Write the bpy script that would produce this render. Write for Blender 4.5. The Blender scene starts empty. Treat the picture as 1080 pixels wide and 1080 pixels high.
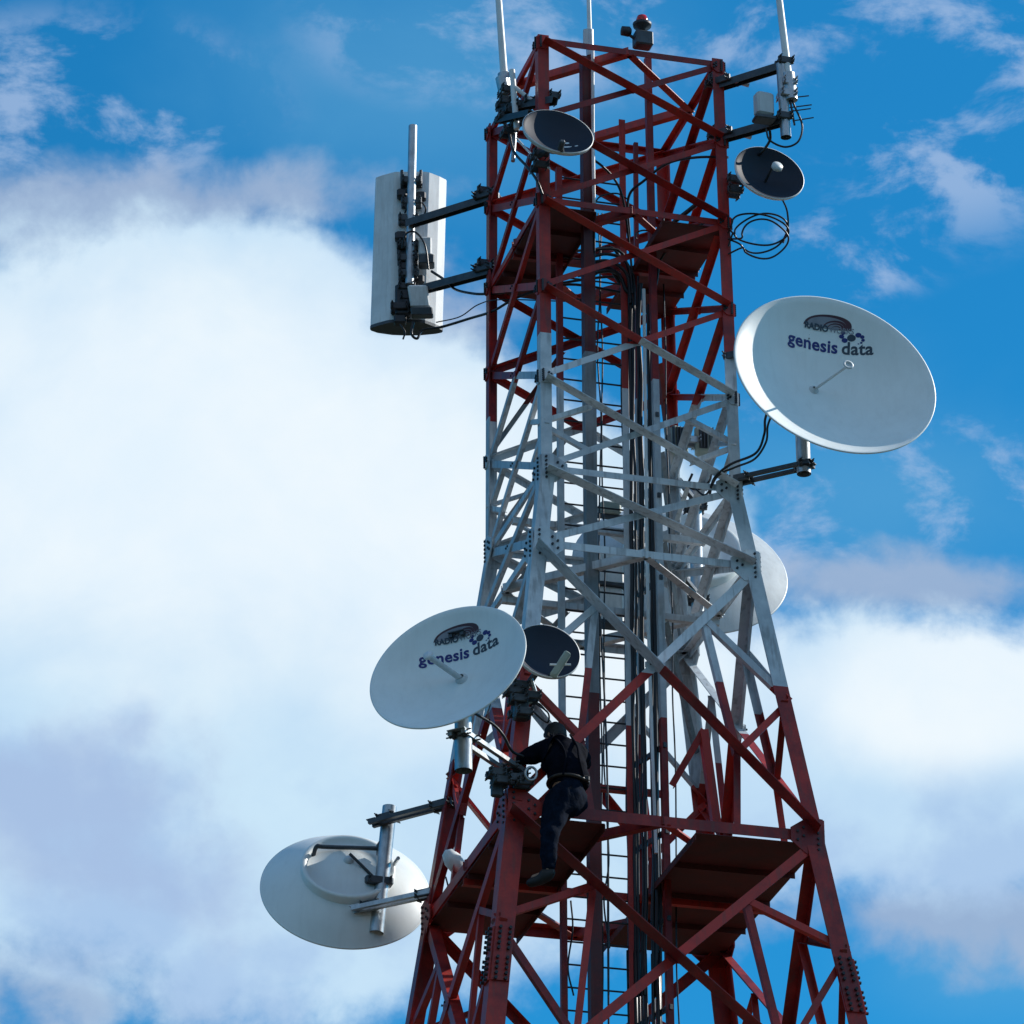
import bpy, bmesh, math, random
from mathutils import Vector, Matrix, noise
random.seed(7)
V = Vector
S = bpy.context.scene
COL = S.collection
R = math.radians

# ------------------------------------------------------------------ camera
F_PX, YAW, PITCH, ROLL = 5372.24, -0.02172, 0.44927, -0.01053
CAM = V((0, 0, 1.6))
fw = V((math.sin(YAW)*math.cos(PITCH), math.cos(YAW)*math.cos(PITCH), math.sin(PITCH)))
rt = V((math.cos(YAW), -math.sin(YAW), 0)); up = rt.cross(fw)
RT = rt*math.cos(ROLL) + up*math.sin(ROLL)
UP = -rt*math.sin(ROLL) + up*math.cos(ROLL)
cd = bpy.data.cameras.new('camera'); cam = bpy.data.objects.new('camera', cd); COL.objects.link(cam)
m = Matrix((RT, UP, -fw)).transposed().to_4x4(); m.translation = CAM
cam.matrix_world = m
cd.lens = F_PX/1080*36; cd.sensor_width = 36; cd.clip_start = 0.5; cd.clip_end = 6000
S.camera = cam

# tower frame: axis at TO, u runs front corner -> right corner, v runs front corner -> left corner
PHI = 0.29854; TO = V((0, 41.7399, 0))
EU = V((math.cos(PHI), math.sin(PHI), 0)); EV = V((-math.sin(PHI), math.cos(PHI), 0)); EZ = V((0, 0, 1))
ZL = [z+1.6 for z in (24.45255, 23.62169, 22.75343, 21.84927, 20.93125, 20.01281, 19.21438, 16.51653, 13.55, 9.9, 5.6)] + [0.25]
def T(u, v, z): return TO + EU*u + EV*v + V((0, 0, z))
def hw(z):
    z0, z5 = ZL[0], ZL[5]
    return (1.8 + .06924*(z0-z)/(z0-z5))/2 if z > z5 else (1.86924 + .27468*(z5-z))/2
def ray(px, py): return (fw*F_PX + RT*(px-540) + UP*(540-py)).normalized()
def at(px, py, v=0.0):                       # where the sight line meets the vertical plane v = const of the tower
    d = ray(px, py); t = ((TO-CAM).dot(EV) + v)/d.dot(EV); return CAM + d*t
def corner(k, z, inset=0.0):                 # k: 0 front, 1 right, 2 back, 3 left
    h = hw(z)-inset; a = ((-h, -h), (h, -h), (h, h), (-h, h))[k]; return T(a[0], a[1], z)
FN = (-EV, EU, EV, -EU)                      # outward normals of faces front-right, right-back, back-left, left-front

# ------------------------------------------------------------------ materials
def mat(name, base, rough=.5, metal=0.0, var=.12, scale=6.0, bump=0.0, emit=None, spec=.5):
    m = bpy.data.materials.new(name); m.use_nodes = True; nt = m.node_tree; b = nt.nodes['Principled BSDF']
    tc = nt.nodes.new('ShaderNodeTexCoord')
    n = nt.nodes.new('ShaderNodeTexNoise'); n.inputs['Scale'].default_value = scale; n.inputs['Detail'].default_value = 6
    n.inputs['Roughness'].default_value = .65
    nt.links.new(tc.outputs['Object'], n.inputs['Vector'])
    cr = nt.nodes.new('ShaderNodeValToRGB'); cr.color_ramp.elements[0].position = .3; cr.color_ramp.elements[1].position = .7
    lo = [c*(1-var) for c in base]; hi = [min(1, c*(1+var)) for c in base]
    cr.color_ramp.elements[0].color = (*lo, 1); cr.color_ramp.elements[1].color = (*hi, 1)
    nt.links.new(n.outputs['Fac'], cr.inputs['Fac']); nt.links.new(cr.outputs['Color'], b.inputs['Base Color'])
    mr = nt.nodes.new('ShaderNodeMapRange'); mr.inputs['To Min'].default_value = max(.05, rough-.1); mr.inputs['To Max'].default_value = min(1, rough+.12)
    nt.links.new(n.outputs['Fac'], mr.inputs['Value']); nt.links.new(mr.outputs['Result'], b.inputs['Roughness'])
    b.inputs['Metallic'].default_value = metal; b.inputs['Specular IOR Level'].default_value = spec
    if bump:
        bp = nt.nodes.new('ShaderNodeBump'); bp.inputs['Strength'].default_value = bump; bp.inputs['Distance'].default_value = .01
        nt.links.new(n.outputs['Fac'], bp.inputs['Height']); nt.links.new(bp.outputs['Normal'], b.inputs['Normal'])
    if emit:
        b.inputs['Emission Color'].default_value = (*emit[0], 1); b.inputs['Emission Strength'].default_value = emit[1]
    return m

def tower_paint(name='banded_tower_paint', dim=1.0):
    m = bpy.data.materials.new(name); m.use_nodes = True; nt = m.node_tree; b = nt.nodes['Principled BSDF']; L = nt.links.new
    g = nt.nodes.new('ShaderNodeNewGeometry'); sx = nt.nodes.new('ShaderNodeSeparateXYZ'); L(g.outputs['Position'], sx.inputs[0])
    def cmp(op, thr):
        n = nt.nodes.new('ShaderNodeMath'); n.operation = op; L(sx.outputs['Z'], n.inputs[0]); n.inputs[1].default_value = thr; return n
    a = cmp('LESS_THAN', Z_HI); c = cmp('GREATER_THAN', Z_LO); c2 = cmp('LESS_THAN', Z_LO2)
    mu = nt.nodes.new('ShaderNodeMath'); mu.operation = 'MULTIPLY'; L(a.outputs[0], mu.inputs[0]); L(c.outputs[0], mu.inputs[1])
    mx2 = nt.nodes.new('ShaderNodeMath'); mx2.operation = 'MAXIMUM'; L(mu.outputs[0], mx2.inputs[0]); L(c2.outputs[0], mx2.inputs[1])
    n1 = nt.nodes.new('ShaderNodeTexNoise'); n1.inputs['Scale'].default_value = 3.2; n1.inputs['Detail'].default_value = 7; n1.inputs['Roughness'].default_value = .7
    L(g.outputs['Position'], n1.inputs['Vector'])
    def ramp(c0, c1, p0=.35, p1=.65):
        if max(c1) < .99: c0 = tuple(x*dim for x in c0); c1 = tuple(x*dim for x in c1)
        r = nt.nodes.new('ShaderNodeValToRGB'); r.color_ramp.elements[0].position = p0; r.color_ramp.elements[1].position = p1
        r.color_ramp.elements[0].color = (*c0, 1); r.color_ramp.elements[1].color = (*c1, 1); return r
    red = ramp((.20, .008, .009), (.52, .030, .018)); whi = ramp((.44, .49, .53), (.70, .74, .77))
    oi = nt.nodes.new('ShaderNodeObjectInfo'); va = nt.nodes.new('ShaderNodeMath'); va.operation = 'MULTIPLY_ADD'; L(oi.outputs['Random'], va.inputs[0]); va.inputs[1].default_value = .30; 
    vb = nt.nodes.new('ShaderNodeMath'); vb.operation = 'SUBTRACT'; L(n1.outputs['Fac'], vb.inputs[0]); vb.inputs[1].default_value = .15; L(vb.outputs[0], va.inputs[2])
    L(va.outputs[0], red.inputs[0]); L(va.outputs[0], whi.inputs[0])
    mix = nt.nodes.new('ShaderNodeMix'); mix.data_type = 'RGBA'; L(mx2.outputs[0], mix.inputs['Factor']); L(red.outputs[0], mix.inputs[6]); L(whi.outputs[0], mix.inputs[7])
    # grime streaks running down the steel
    mp = nt.nodes.new('ShaderNodeMapping'); mp.inputs['Scale'].default_value = (14, 14, 1.3); L(g.outputs['Position'], mp.inputs['Vector'])
    n2 = nt.nodes.new('ShaderNodeTexNoise'); n2.inputs['Scale'].default_value = 1.6; n2.inputs['Detail'].default_value = 8; L(mp.outputs[0], n2.inputs['Vector'])
    st = ramp((0, 0, 0), (1, 1, 1), .52, .66); L(n2.outputs['Fac'], st.inputs[0])
    sc = nt.nodes.new('ShaderNodeMath'); sc.operation = 'MULTIPLY'; sc.inputs[1].default_value = .36; L(st.outputs[0], sc.inputs[0])
    mg = nt.nodes.new('ShaderNodeMix'); mg.data_type = 'RGBA'; L(sc.outputs[0], mg.inputs['Factor']); L(mix.outputs[2], mg.inputs[6]); mg.inputs[7].default_value = (.075, .05, .04, 1)
    L(mg.outputs[2], b.inputs['Base Color'])
    mr = nt.nodes.new('ShaderNodeMapRange'); mr.inputs['To Min'].default_value = .34; mr.inputs['To Max'].default_value = .62; L(n1.outputs['Fac'], mr.inputs['Value']); L(mr.outputs[0], b.inputs['Roughness'])
    bp = nt.nodes.new('ShaderNodeBump'); bp.inputs['Strength'].default_value = .25; bp.inputs['Distance'].default_value = .004; L(n2.outputs['Fac'], bp.inputs['Height']); L(bp.outputs[0], b.inputs['Normal'])
    return m
def z_at_corner(k, py):
    lo, hi = 5.0, 27.0
    for _ in range(40):
        z = (lo+hi)/2; d = corner(k, z)-CAM; y = 540-F_PX*d.dot(UP)/d.dot(fw)
        if y > py: lo = z
        else: hi = z
    return z
Z_HI = z_at_corner(0, 350); Z_LO = (z_at_corner(1, 725)+z_at_corner(3, 806))/2; Z_LO2 = 12.4
M = dict(
    paint=tower_paint(), column=tower_paint('shade_dimmed_banded_paint', .42),  # column: the tower paint dimmed, shade put into the colour of inner steel
    plate=mat('dark_red_plate', (.085, .011, .008), .7, 0, .35, 5, .3),  # even dark red, darker than the banded tower paint
    galv=mat('galvanised_steel', (.42, .45, .47), .38, .75, .25, 9, .1),
    dull=mat('dull_grey_steel', (.07, .08, .09), .5, .5, .3, 12, .15),
    bolt=mat('dark_bolt_steel', (.045, .045, .05), .5, .5, .3, 20),
    white=mat('white_dish_paint', (.84, .88, .86), .42, 0, .05, 2.2, .03),
    offw=mat('weathered_white_plastic', (.80, .82, .82), .45, 0, .10, 4, .05),
    grey=mat('grey_dish_paint', (.026, .034, .052), .6, 0, .12, 3, .03, spec=.2),
    lgrey=mat('light_grey_enamel', (.58, .62, .63), .45, 0, .10, 5),
    olive=mat('olive_grey_plastic', (.30, .36, .32), .5, 0, .12, 6),
    black=mat('black_cable_sheath', (.012, .013, .016), .35, 0, .3, 9),
    navy=mat('navy_logo_vinyl', (.008, .018, .17), .5, 0, .05, 3),
    ink=mat('dark_slate_logo_vinyl', (.03, .05, .075), .5, 0, .05, 3),
    maroon=mat('maroon_logo_vinyl', (.07, .02, .03), .5, 0, .2, 5),
    mauve=mat('mauve_logo_vinyl', (.24, .25, .29), .5, 0, .2, 5),
    redl=mat('red_lens', (.55, .012, .015), .15, 0, .05, 5),
    yellow=mat('yellow_sticker', (.62, .55, .03), .5, 0, .08, 8),
    jacket=mat('dark_navy_cloth', (.003, .0045, .010), .95, 0, .4, 16, .6, spec=.06),
    trousers=mat('dark_denim', (.005, .010, .022), .95, 0, .45, 22, .6, spec=.06),
    skin=mat('skin', (.30, .17, .11), .55, 0, .1, 12),
    hair=mat('black_hair', (.01, .009, .009), .6, 0, .3, 40, .6),
    boot=mat('black_leather', (.006, .006, .007), .6, 0, .3, 12, .2),
    belt=mat('brown_belt_leather', (.022, .014, .011), .5, 0, .2, 14, .2),
    grass=mat('dry_grass_ground', (.035, .042, .020), .95, 0, .5, .6, .6),
    hill_blocker=mat('hill_blocker_cover', (.03, .045, .022), .95, 0, .5, .02, .5),
    conc=mat('footing_concrete', (.32, .31, .29), .85, 0, .2, 4, .3),
    earth=mat('gravel_track', (.10, .085, .07), .95, 0, .3, 6, .6),
)

def streaks(m, amount, sc=(9, 9, 1.1), col_=(.30, .29, .25)):
    nt = m.node_tree; b = nt.nodes['Principled BSDF']; src = b.inputs['Base Color'].links[0].from_socket; L = nt.links.new
    tc = nt.nodes.new('ShaderNodeTexCoord'); mp = nt.nodes.new('ShaderNodeMapping'); mp.inputs['Scale'].default_value = sc; L(tc.outputs['Object'], mp.inputs[0])
    n = nt.nodes.new('ShaderNodeTexNoise'); n.inputs['Scale'].default_value = 1.5; n.inputs['Detail'].default_value = 9; n.inputs['Roughness'].default_value = .7; L(mp.outputs[0], n.inputs[0])
    r = nt.nodes.new('ShaderNodeMapRange'); r.inputs['From Min'].default_value = .48; r.inputs['From Max'].default_value = .72; r.inputs['To Max'].default_value = amount; L(n.outputs['Fac'], r.inputs[0])
    x = nt.nodes.new('ShaderNodeMix'); x.data_type = 'RGBA'; L(r.outputs[0], x.inputs['Factor']); L(src, x.inputs[6]); x.inputs[7].default_value = (*col_, 1); L(x.outputs[2], b.inputs['Base Color'])
streaks(M['white'], .10); streaks(M['offw'], .35); streaks(M['lgrey'], .3); streaks(M['galv'], .4, (12, 12, 2), (.16, .15, .14))

# ------------------------------------------------------------------ object helpers
def link(name, me, parent=None, m=None):
    o = bpy.data.objects.new(name, me); COL.objects.link(o)
    if m: me.materials.append(M[m] if isinstance(m, str) else m)
    if parent: o.parent = parent; o.matrix_parent_inverse = parent.matrix_world.inverted() if False else Matrix.Translation(-V(parent.get('_org', (0, 0, 0))))
    return o
def thing(name, loc, label, cat, group=None):
    o = bpy.data.objects.new(name, None); COL.objects.link(o); o.location = loc; o.empty_display_size = .2
    o['_org'] = tuple(loc); o['label'] = label; o['category'] = cat
    if group: o['group'] = group
    return o
def tag(o, label=None, cat=None, group=None, kind=None):
    if label: o['label'] = label
    if cat: o['category'] = cat
    if group: o['group'] = group
    if kind: o['kind'] = kind
    return o
class MB:                                   # collects pieces in world space, builds ONE mesh object
    def __init__(s): s.v = []; s.f = []; s.sm = []
    def add(s, vs, fs, smooth=False):
        b = len(s.v); s.v += [V(x) for x in vs]; s.f += [[i+b for i in f] for f in fs]; s.sm += [smooth]*len(fs); return s
    def prism(s, sect, p0, p1, ax, ay, smooth=False):       # sect [(a,b)] in axes ax, ay
        n = len(sect); vs = [p+ax*a+ay*b for p in (p0, p1) for a, b in sect]
        fs = [[i, (i+1) % n, n+(i+1) % n, n+i] for i in range(n)]
        s.add(vs, fs, smooth); s.add(vs, [list(range(n))[::-1], list(range(n, 2*n))]); return s
    def box(s, c, ax, ay, az, sx, sy, sz, bev=0.0):
        ax, ay, az = ax.normalized(), ay.normalized(), az.normalized()
        if bev:
            a, b = sx/2, sy/2; q = min(bev, a*.9, b*.9)
            sect = [(-a+q, -b), (a-q, -b), (a, -b+q), (a, b-q), (a-q, b), (-a+q, b), (-a, b-q), (-a, -b+q)]
            sc = (a-q)/a; sc2 = (b-q)/b
            rings = []
            for zz, k in ((-sz/2, 1), (-sz/2+q, 0), (sz/2-q, 0), (sz/2, 1)):
                rings += [c+az*zz+ax*(x*(sc if k else 1))+ay*(y*(sc2 if k else 1)) for x, y in sect]
            fs = []
            for r in range(3): fs += [[r*8+i, r*8+(i+1) % 8, r*8+8+(i+1) % 8, r*8+8+i] for i in range(8)]
            fs += [list(range(8))[::-1], list(range(24, 32))]
            return s.add(rings, fs)
        vs = [c+ax*(i*sx/2)+ay*(j*sy/2)+az*(k*sz/2) for i in (-1, 1) for j in (-1, 1) for k in (-1, 1)]
        return s.add(vs, [[0, 1, 3, 2], [4, 6, 7, 5], [0, 4, 5, 1], [2, 3, 7, 6], [0, 2, 6, 4], [1, 5, 7, 3]])
    def tube(s, pts, r, n=10, caps=True, closed=False):
        pts = [V(p) for p in pts]; N = len(pts); rr = r if isinstance(r, (list, tuple)) else [r]*N
        rings = []; prev = None
        for i, p in enumerate(pts):
            if closed: d = pts[(i+1) % N]-pts[i-1]
            else: d = pts[min(i+1, N-1)]-pts[max(i-1, 0)]
            d.normalize()
            if prev is None:
                a = V((0, 0, 1)) if abs(d.z) < .9 else V((1, 0, 0)); x = d.cross(a).normalized()
            else: x = (prev-d*prev.dot(d)).normalized()
            prev = x; y = d.cross(x)
            rings += [p+(x*math.cos(2*math.pi*k/n)+y*math.sin(2*math.pi*k/n))*rr[i] for k in range(n)]
        fs = []
        for i in range(N if closed else N-1):
            j = (i+1) % N
            fs += [[i*n+k, i*n+(k+1) % n, j*n+(k+1) % n, j*n+k] for k in range(n)]
        s.add(rings, fs, True)
        if caps and not closed: s.add(rings[:n], [list(range(n))[::-1]]); s.add(rings[-n:], [list(range(n))])
        return s
    def lathe(s, prof, o, ax, n=32, smooth=True):            # prof [(r, h)] along ax
        ax = ax.normalized(); a = V((0, 0, 1)) if abs(ax.z) < .9 else V((1, 0, 0)); x = ax.cross(a).normalized(); y = ax.cross(x)
        vs = [o+ax*h+(x*math.cos(2*math.pi*k/n)+y*math.sin(2*math.pi*k/n))*max(r, 1e-4) for r, h in prof for k in range(n)]
        fs = [[i*n+k, i*n+(k+1) % n, (i+1)*n+(k+1) % n, (i+1)*n+k] for i in range(len(prof)-1) for k in range(n)]
        return s.add(vs, fs, smooth)
    def bolt(s, p, nrm, r=.014, h=.014):
        return s.lathe([(0, h), (r, h), (r, 0)], p, nrm, 6, False)
    def join(s, other, slot=1):
        s.slots = [0]*len(s.f)+[slot]*len(other.f); s.add(other.v, other.f); s.sm = s.sm[:-len(other.f)]+other.sm; return s
    def build(s, name, m, parent=None, m2=None):
        me = bpy.data.meshes.new(name); me.from_pydata([tuple(v) for v in s.v], [], s.f)
        me.polygons.foreach_set('use_smooth', s.sm)
        if m2: me.polygons.foreach_set('material_index', s.slots)
        bm = bmesh.new(); bm.from_mesh(me); bmesh.ops.recalc_face_normals(bm, faces=bm.faces); bm.to_mesh(me); bm.free()
        o = link(name, me, parent, m)
        if m2: me.materials.append(M[m2])
        return o
def arc(pts, k=8):                           # Catmull-Rom through points
    P = [V(p) for p in pts]; P = [P[0]*2-P[1]]+P+[P[-1]*2-P[-2]]; out = []
    for i in range(1, len(P)-2):
        for j in range(k):
            t = j/k; a, b, c, d = P[i-1:i+3]
            out.append(.5*((2*b)+(c-a)*t+(2*a-5*b+4*c-d)*t*t+(-a+3*b-3*c+d)*t**3))
    out.append(P[-2]); return out
def angle_bar(mb, p0, p1, n, size, t=.008, off=0.0, out=False, top=False, w2=None):
    """L section from p0 to p1: one flange in the face plane (normal n), the other along +n (out) or -n."""
    d = (p1-p0).normalized(); n = (n-d*n.dot(d)).normalized(); s = d.cross(n)
    if s.z < 0 or (abs(s.z) < 1e-6 and s.x < 0): s = -s
    if top: s = -s
    q = 1 if out else -1
    a = n*off; c = -size/2
    sect = [(c, 0), (c+size, 0), (c+size, q*t), (c+t, q*t), (c+t, q*(w2 or size)), (c, q*(w2 or size))]
    mb.prism(sect, p0+a, p1+a, s, n)

# ------------------------------------------------------------------ tower
tw = thing('communications_tower', TO, 'tall square steel lattice communications tower painted in red and white bands', 'tower')
def leg_size(z): return .105 if z > ZL[5]+.1 else (.135 if z > ZL[7]+.1 else .17)
for k in range(4):
    mb = MB(); segs = [0, 5, 7, 8, 9, 10, 11]
    for a, b in zip(segs[:-1], segs[1:]):
        z0, z1 = ZL[a]+(.05 if a == 0 else 0), ZL[b]; s = leg_size((z0+z1)/2); t = .014
        p0, p1 = corner(k, z0), corner(k, z1)
        sg = ((1, 1), (-1, 1), (-1, -1), (1, -1))[k]
        ax, ay = EU*sg[0], EV*sg[1]
        sect = [(0, 0), (s, 0), (s, t), (t, t), (t, s), (0, s)]
        mb.prism(sect, p0, p1, ax, ay)
        if a == 5 or a == 7:                 # splice plates with bolt rows over the joint
            pass
    lg = mb.build('leg', 'paint', tw)
    # bolts up the leg at the nodes, and splice plates with rows of bolts
    for zs, L_ in ((ZL[7]-1.42, .52), (ZL[4]+.1, 0), (ZL[10]+1, .6)):
        if not L_: continue
        d = (corner(k, zs+L_/2)-corner(k, zs-L_/2)); s = leg_size(zs)
        for n_, al in ((FN[k], EU if k in (0, 2) else EV), (FN[k-1], EV if k in (0, 2) else EU)):
            sb = MB(); nb = MB()
            dirs = al*(1 if (T(0, 0, zs)-corner(k, zs)).dot(al) > 0 else -1)
            c = corner(k, zs)+dirs*(s*.5)+n_*.009
            sb.box(c, dirs, n_, d, s*.94, .012, L_)
            for r in range(10):
                for q in (-.25, .25): nb.bolt(c+d.normalized()*((r-4.5)*.05+(.02 if r > 4 else -.02))+dirs*q*s+n_*.006, n_, .015, .03)
            sb.join(nb).build('splice_plate', 'paint', lg, 'bolt')
def facepts(f): return f, (f+1) % 4          # face f between corner f and f+1
def diag(f, ka, kb, za, zb, size, outer):
    n = FN[f]; a = corner(ka, za); b = corner(kb, zb)
    d = (b-a).normalized(); a = a+d*.035; b = b-d*.035
    mb = MB()
    if f == 0 and outer: angle_bar(mb, a+d*.02, b-d*.02, n, size*.72, .008, .004, True, False, size*1.75)
    elif outer: angle_bar(mb, a, b, n, size, .008, -.030, False, True)
    else: angle_bar(mb, a, b, n, size, .008, -.017, False, True)
    e = mb.build('diagonal_brace', 'paint', tw)
    return e
def lerp(a, b, t): return a*(1-t)+b*t
def strut(a, b, n, size=.05, off=-.03, out=False, name='strut', top=False):
    mb = MB(); angle_bar(mb, a, b, n, size, .006, off, out, top); return mb.build(name, 'paint', tw)
def hbar(f, z, size, off=-.02, top=True):
    a, b = facepts(f); mb = MB(); n = FN[f]; p, q = corner(a, z), corner(b, z); d = (q-p).normalized()
    angle_bar(mb, p+d*.02, q-d*.02, n, size, .008, off, False, top); mb.build('horizontal_beam', 'paint', tw)
SZ = [.068, .068, .068, .068, .068, .078, .095, .10, .11, .12, .12]
for i in range(11):
    za, zb = ZL[i], ZL[i+1]
    for f in range(4):
        a, b = facepts(f); n = FN[f]
        diag(f, a, b, za, zb, SZ[i]*(1.0), True)
        diag(f, b, a, za, zb, SZ[i]*.85, False)
        if i in (4, 6, 7):                    # secondary bracing
            A0, B0, A1, B1 = corner(a, za), corner(b, za), corner(a, zb), corner(b, zb)
            t = hw(za)/(hw(za)+hw(zb)); X = lerp(A0, B1, t)
            ss = .045 if i == 4 else .062
            for (C0, C1) in ((A0, A1), (B0, B1)):
                fr = .5 if i != 7 else .36
                mid = lerp(C0, C1, fr); P1 = lerp(C0, X, .52); P2 = lerp(C1, X, .5)
                strut(mid, P1, n, ss); strut(mid, P2, n, ss, -.034)
                if i != 4:
                    strut(P1, P2, n, ss, -.04)
                    H = lerp(A1, B1, .27 if C0 is A0 else .73)
                    strut(P2, H, n, ss, -.046)
HS = {0: .06, 2: .06, 5: .06, 6: .07, 7: .10, 8: .1, 9: .1, 10: .1}
for k_, s in HS.items():
    for f in range(4): hbar(f, ZL[k_], s)
for k_ in (0, 2, 6, 7, 8):                    # plan bracing: a diamond between the middles of the beams
    z = ZL[k_]-.03; h = hw(z)-.03; mids = [T(0, -h, z), T(h, 0, z), T(0, h, z), T(-h, 0, z)]
    for j in range(4):
        p, q = mids[j], mids[(j+1) % 4]
        mb = MB(); angle_bar(mb, p, q, V((0, 0, -1)), .075, .008, 0, False); mb.build('plan_brace', 'paint', tw)
for i in range(8):
    for f in range(4):
        a, b = facepts(f); n = FN[f]; t_ = hw(ZL[i])/(hw(ZL[i])+hw(ZL[i+1])); X = lerp(corner(a, ZL[i]), corner(b, ZL[i+1]), t_); d = (corner(b, ZL[i])-corner(a, ZL[i])).normalized()
        g = MB(); s_ = .035 if i < 6 else .06
        o_ = n*(.006 if f == 0 else -.002)
        g.prism([(-s_*1.5, -s_*.4), (-s_*.5, -s_), (s_*.5, -s_), (s_*1.5, -s_*.4), (s_*1.5, s_*.4), (s_*.5, s_), (-s_*.5, s_), (-s_*1.5, s_*.4)], X-n*.016, X-n*.0105, d, EZ)
        b_ = MB()
        for q in (-1, 1): b_.bolt(X+d*q*s_*.7+n*.005, n, .010, .012)
        g.join(b_).build('crossing_plate', 'paint', tw, 'bolt')
# gusset plates with bolts at the big joints
def gusset(k, z, s, faces=None):
    for f in ((k, (k-1) % 4) if faces is None else faces):
        n = FN[f]; other = (f+1) % 4 if f == k else f
        d = (corner(other, z)-corner(k, z)).normalized(); c = corner(k, z)
        g = MB(); pts = [(0.005, s*.5), (s*.45, s*.55), (s*1.0, s*.18), (s*1.0, -s*.22), (s*.55, -s*.6), (0.005, -s*.6)]
        g.prism(pts, c+n*.0015, c+n*.0135, d, EZ)
        b = MB()
        for r in range(6):
            b.bolt(c+d*(s*.18)+EZ*(s*(.40-.17*r))+n*.012, n, .012, .016)
            if r in (1, 2, 3, 4): b.bolt(c+d*(s*(.62 if r % 2 else .80))+EZ*(s*(.20-.13*(r-1)))+n*.012, n, .012, .016)
        g.join(b).build('gusset_plate', 'paint', tw, 'bolt')
for k in range(4):
    gusset(k, ZL[5], .24); gusset(k, ZL[6], .27); gusset(k, ZL[7], .30); gusset(k, ZL[0]-.03, .12)
    for i in (1, 2, 3, 4): gusset(k, ZL[i], .12)
    gusset(k, ZL[8], .34)
# platforms: two chequer plate strips at two levels (the middle stays open for ladder and cables)
def platform(z, u0, u1):
    h = hw(z)-.03
    g = MB(); g.box(T((u0+u1)/2, 0, z-.004), EU, EV, EZ, abs(u1-u0), 2*h, .006)
    o = g.build('platform_plate', 'plate', tw)
    r = MB()
    for v in (-h*.5, 0, h*.5): r.prism([(-.025, 0), (.025, 0), (.025, -.006), (-.019, -.006), (-.019, -.05), (-.025, -.05)], T(u0, v, z-.0075), T(u1, v, z-.0075), EV, EZ)
    e = u1 if abs(u1) < abs(u0) else u0
    r.prism([(-.004, 0), (.004, 0), (.004, -.06), (-.004, -.06)], T(e, -h, z-.0078), T(e, h, z-.0078), EU, EZ)
    r.build('stiffener', 'plate', o)
h2, h7 = hw(ZL[2])-.03, hw(ZL[7])-.03
platform(ZL[2]-.05, -h2, -h2+.52); platform(ZL[2]-.05, h2-.62, h2)
platform(ZL[7]-.07, -h7, -h7+.84); platform(ZL[7]-.07, h7-1.12, h7)
# guard posts on the lower platform
gp = MB(); p0 = T(h7-1.12, -.5, ZL[7]-.06)
a0 = at(757, 870, -.7); a1 = at(743, 769, -.7); a2 = at(709, 828, -.6)
angle_bar(gp, a0, a1, -EV, .075, .008); gp.build('guard_post', 'paint', tw)
gp = MB(); angle_bar(gp, a1, a2, -EV, .06, .008, -.012); gp.build('guard_post_brace', 'paint', tw)
# central support column
g = MB()
ct, cb = at(618, 62, -.62), at(628, 1080, -.62)
cb = ct+(cb-ct)*1.02; cb2 = V((cb.x, cb.y, .1))
sq = .052
g.prism([(-sq, -sq), (sq, -sq), (sq, -sq+.01), (-sq+.01, -sq+.01), (-sq+.01, sq), (-sq, sq)], cb2, cb, EU, EV)
g.prism([(-sq, -sq), (sq, -sq), (sq, -sq+.01), (-sq+.01, -sq+.01), (-sq+.01, sq), (-sq, sq)], cb, ct, EU, EV)
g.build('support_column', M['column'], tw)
for k in range(4):
    g = MB(); c = corner(k, .15); g.box(c+V((0, 0, -.0)), EU, EV, EZ, 1.1, 1.1, .6, .04); g.build('concrete_footing', 'conc', tw)
# support beams between faces that carry the ladder and cable run
for k_ in (2, 5, 6, 7, 8):
    for dz, vv in ((-.06, .06),):
        z = ZL[k_]+dz if k_ < 7 else ZL[k_]-.12; h = hw(z)-.03
        g = MB(); angle_bar(g, T(-h, vv, z), T(h, vv, z), -EV, .06, .008); g.build('ladder_support_beam', 'paint', tw)
for zz in (ZL[6]-1.8,):
    h = hw(zz)-.04; g = MB(); angle_bar(g, T(-h*.45, .06, zz), T(h*.40, .06, zz), -EV, .055, .008); g.build('ladder_support_beam', 'paint', tw)
for xt, yt, xb, v0 in ((656, 126, 664, -.1), (700, 172, 712, .55)):
    pass

for i in (3, 4, 5, 6):
    z = ZL[i]-.12; h = hw(z)-.04; z2 = ZL[i+1]+.1 if i < 6 else ZL[6]-.9; h2_ = hw(z2)-.04
    for u0, u1, v0, v1 in ((-.42, -1, .06, 1), (.52, 1, .06, 1)):
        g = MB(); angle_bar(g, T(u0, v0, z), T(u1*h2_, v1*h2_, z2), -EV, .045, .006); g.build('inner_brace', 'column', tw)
# ------------------------------------------------------------------ climbing ladder (painted like the tower)
A0, A1 = at(590, 176, -.05), at(596, 1085, -.05)
C0, C1 = at(656, 126, -.05), at(668, 1085, -.05)
def ext(p, q, z): t = (z-p.z)/(q.z-p.z); return lerp(p, q, t)
lad = thing('climbing_ladder', ext(A0, A1, 0.3), 'red and white steel climbing ladder with thin rungs running up inside the tower', 'ladder')
def rail(p, q, parent, w=.055, fl=1):
    g = MB(); b = ext(p, q, .3)
    g.prism([(-w/2, 0), (w/2, 0), (w/2, .008), (-w/2+.008, .008), (-w/2+.008, w), (-w/2, w)] if fl > 0 else [(-w/2, 0), (w/2, 0), (w/2, w), (w/2-.008, w), (w/2-.008, .008), (-w/2, .008)], b, p, EU, EV)
    return g.build('rail', 'paint', parent)
rail(A0, A1, lad); rail(C0, C1, lad, .062, -1)
zz = A0.z-.1; low = MB(); n_ = 0
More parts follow.
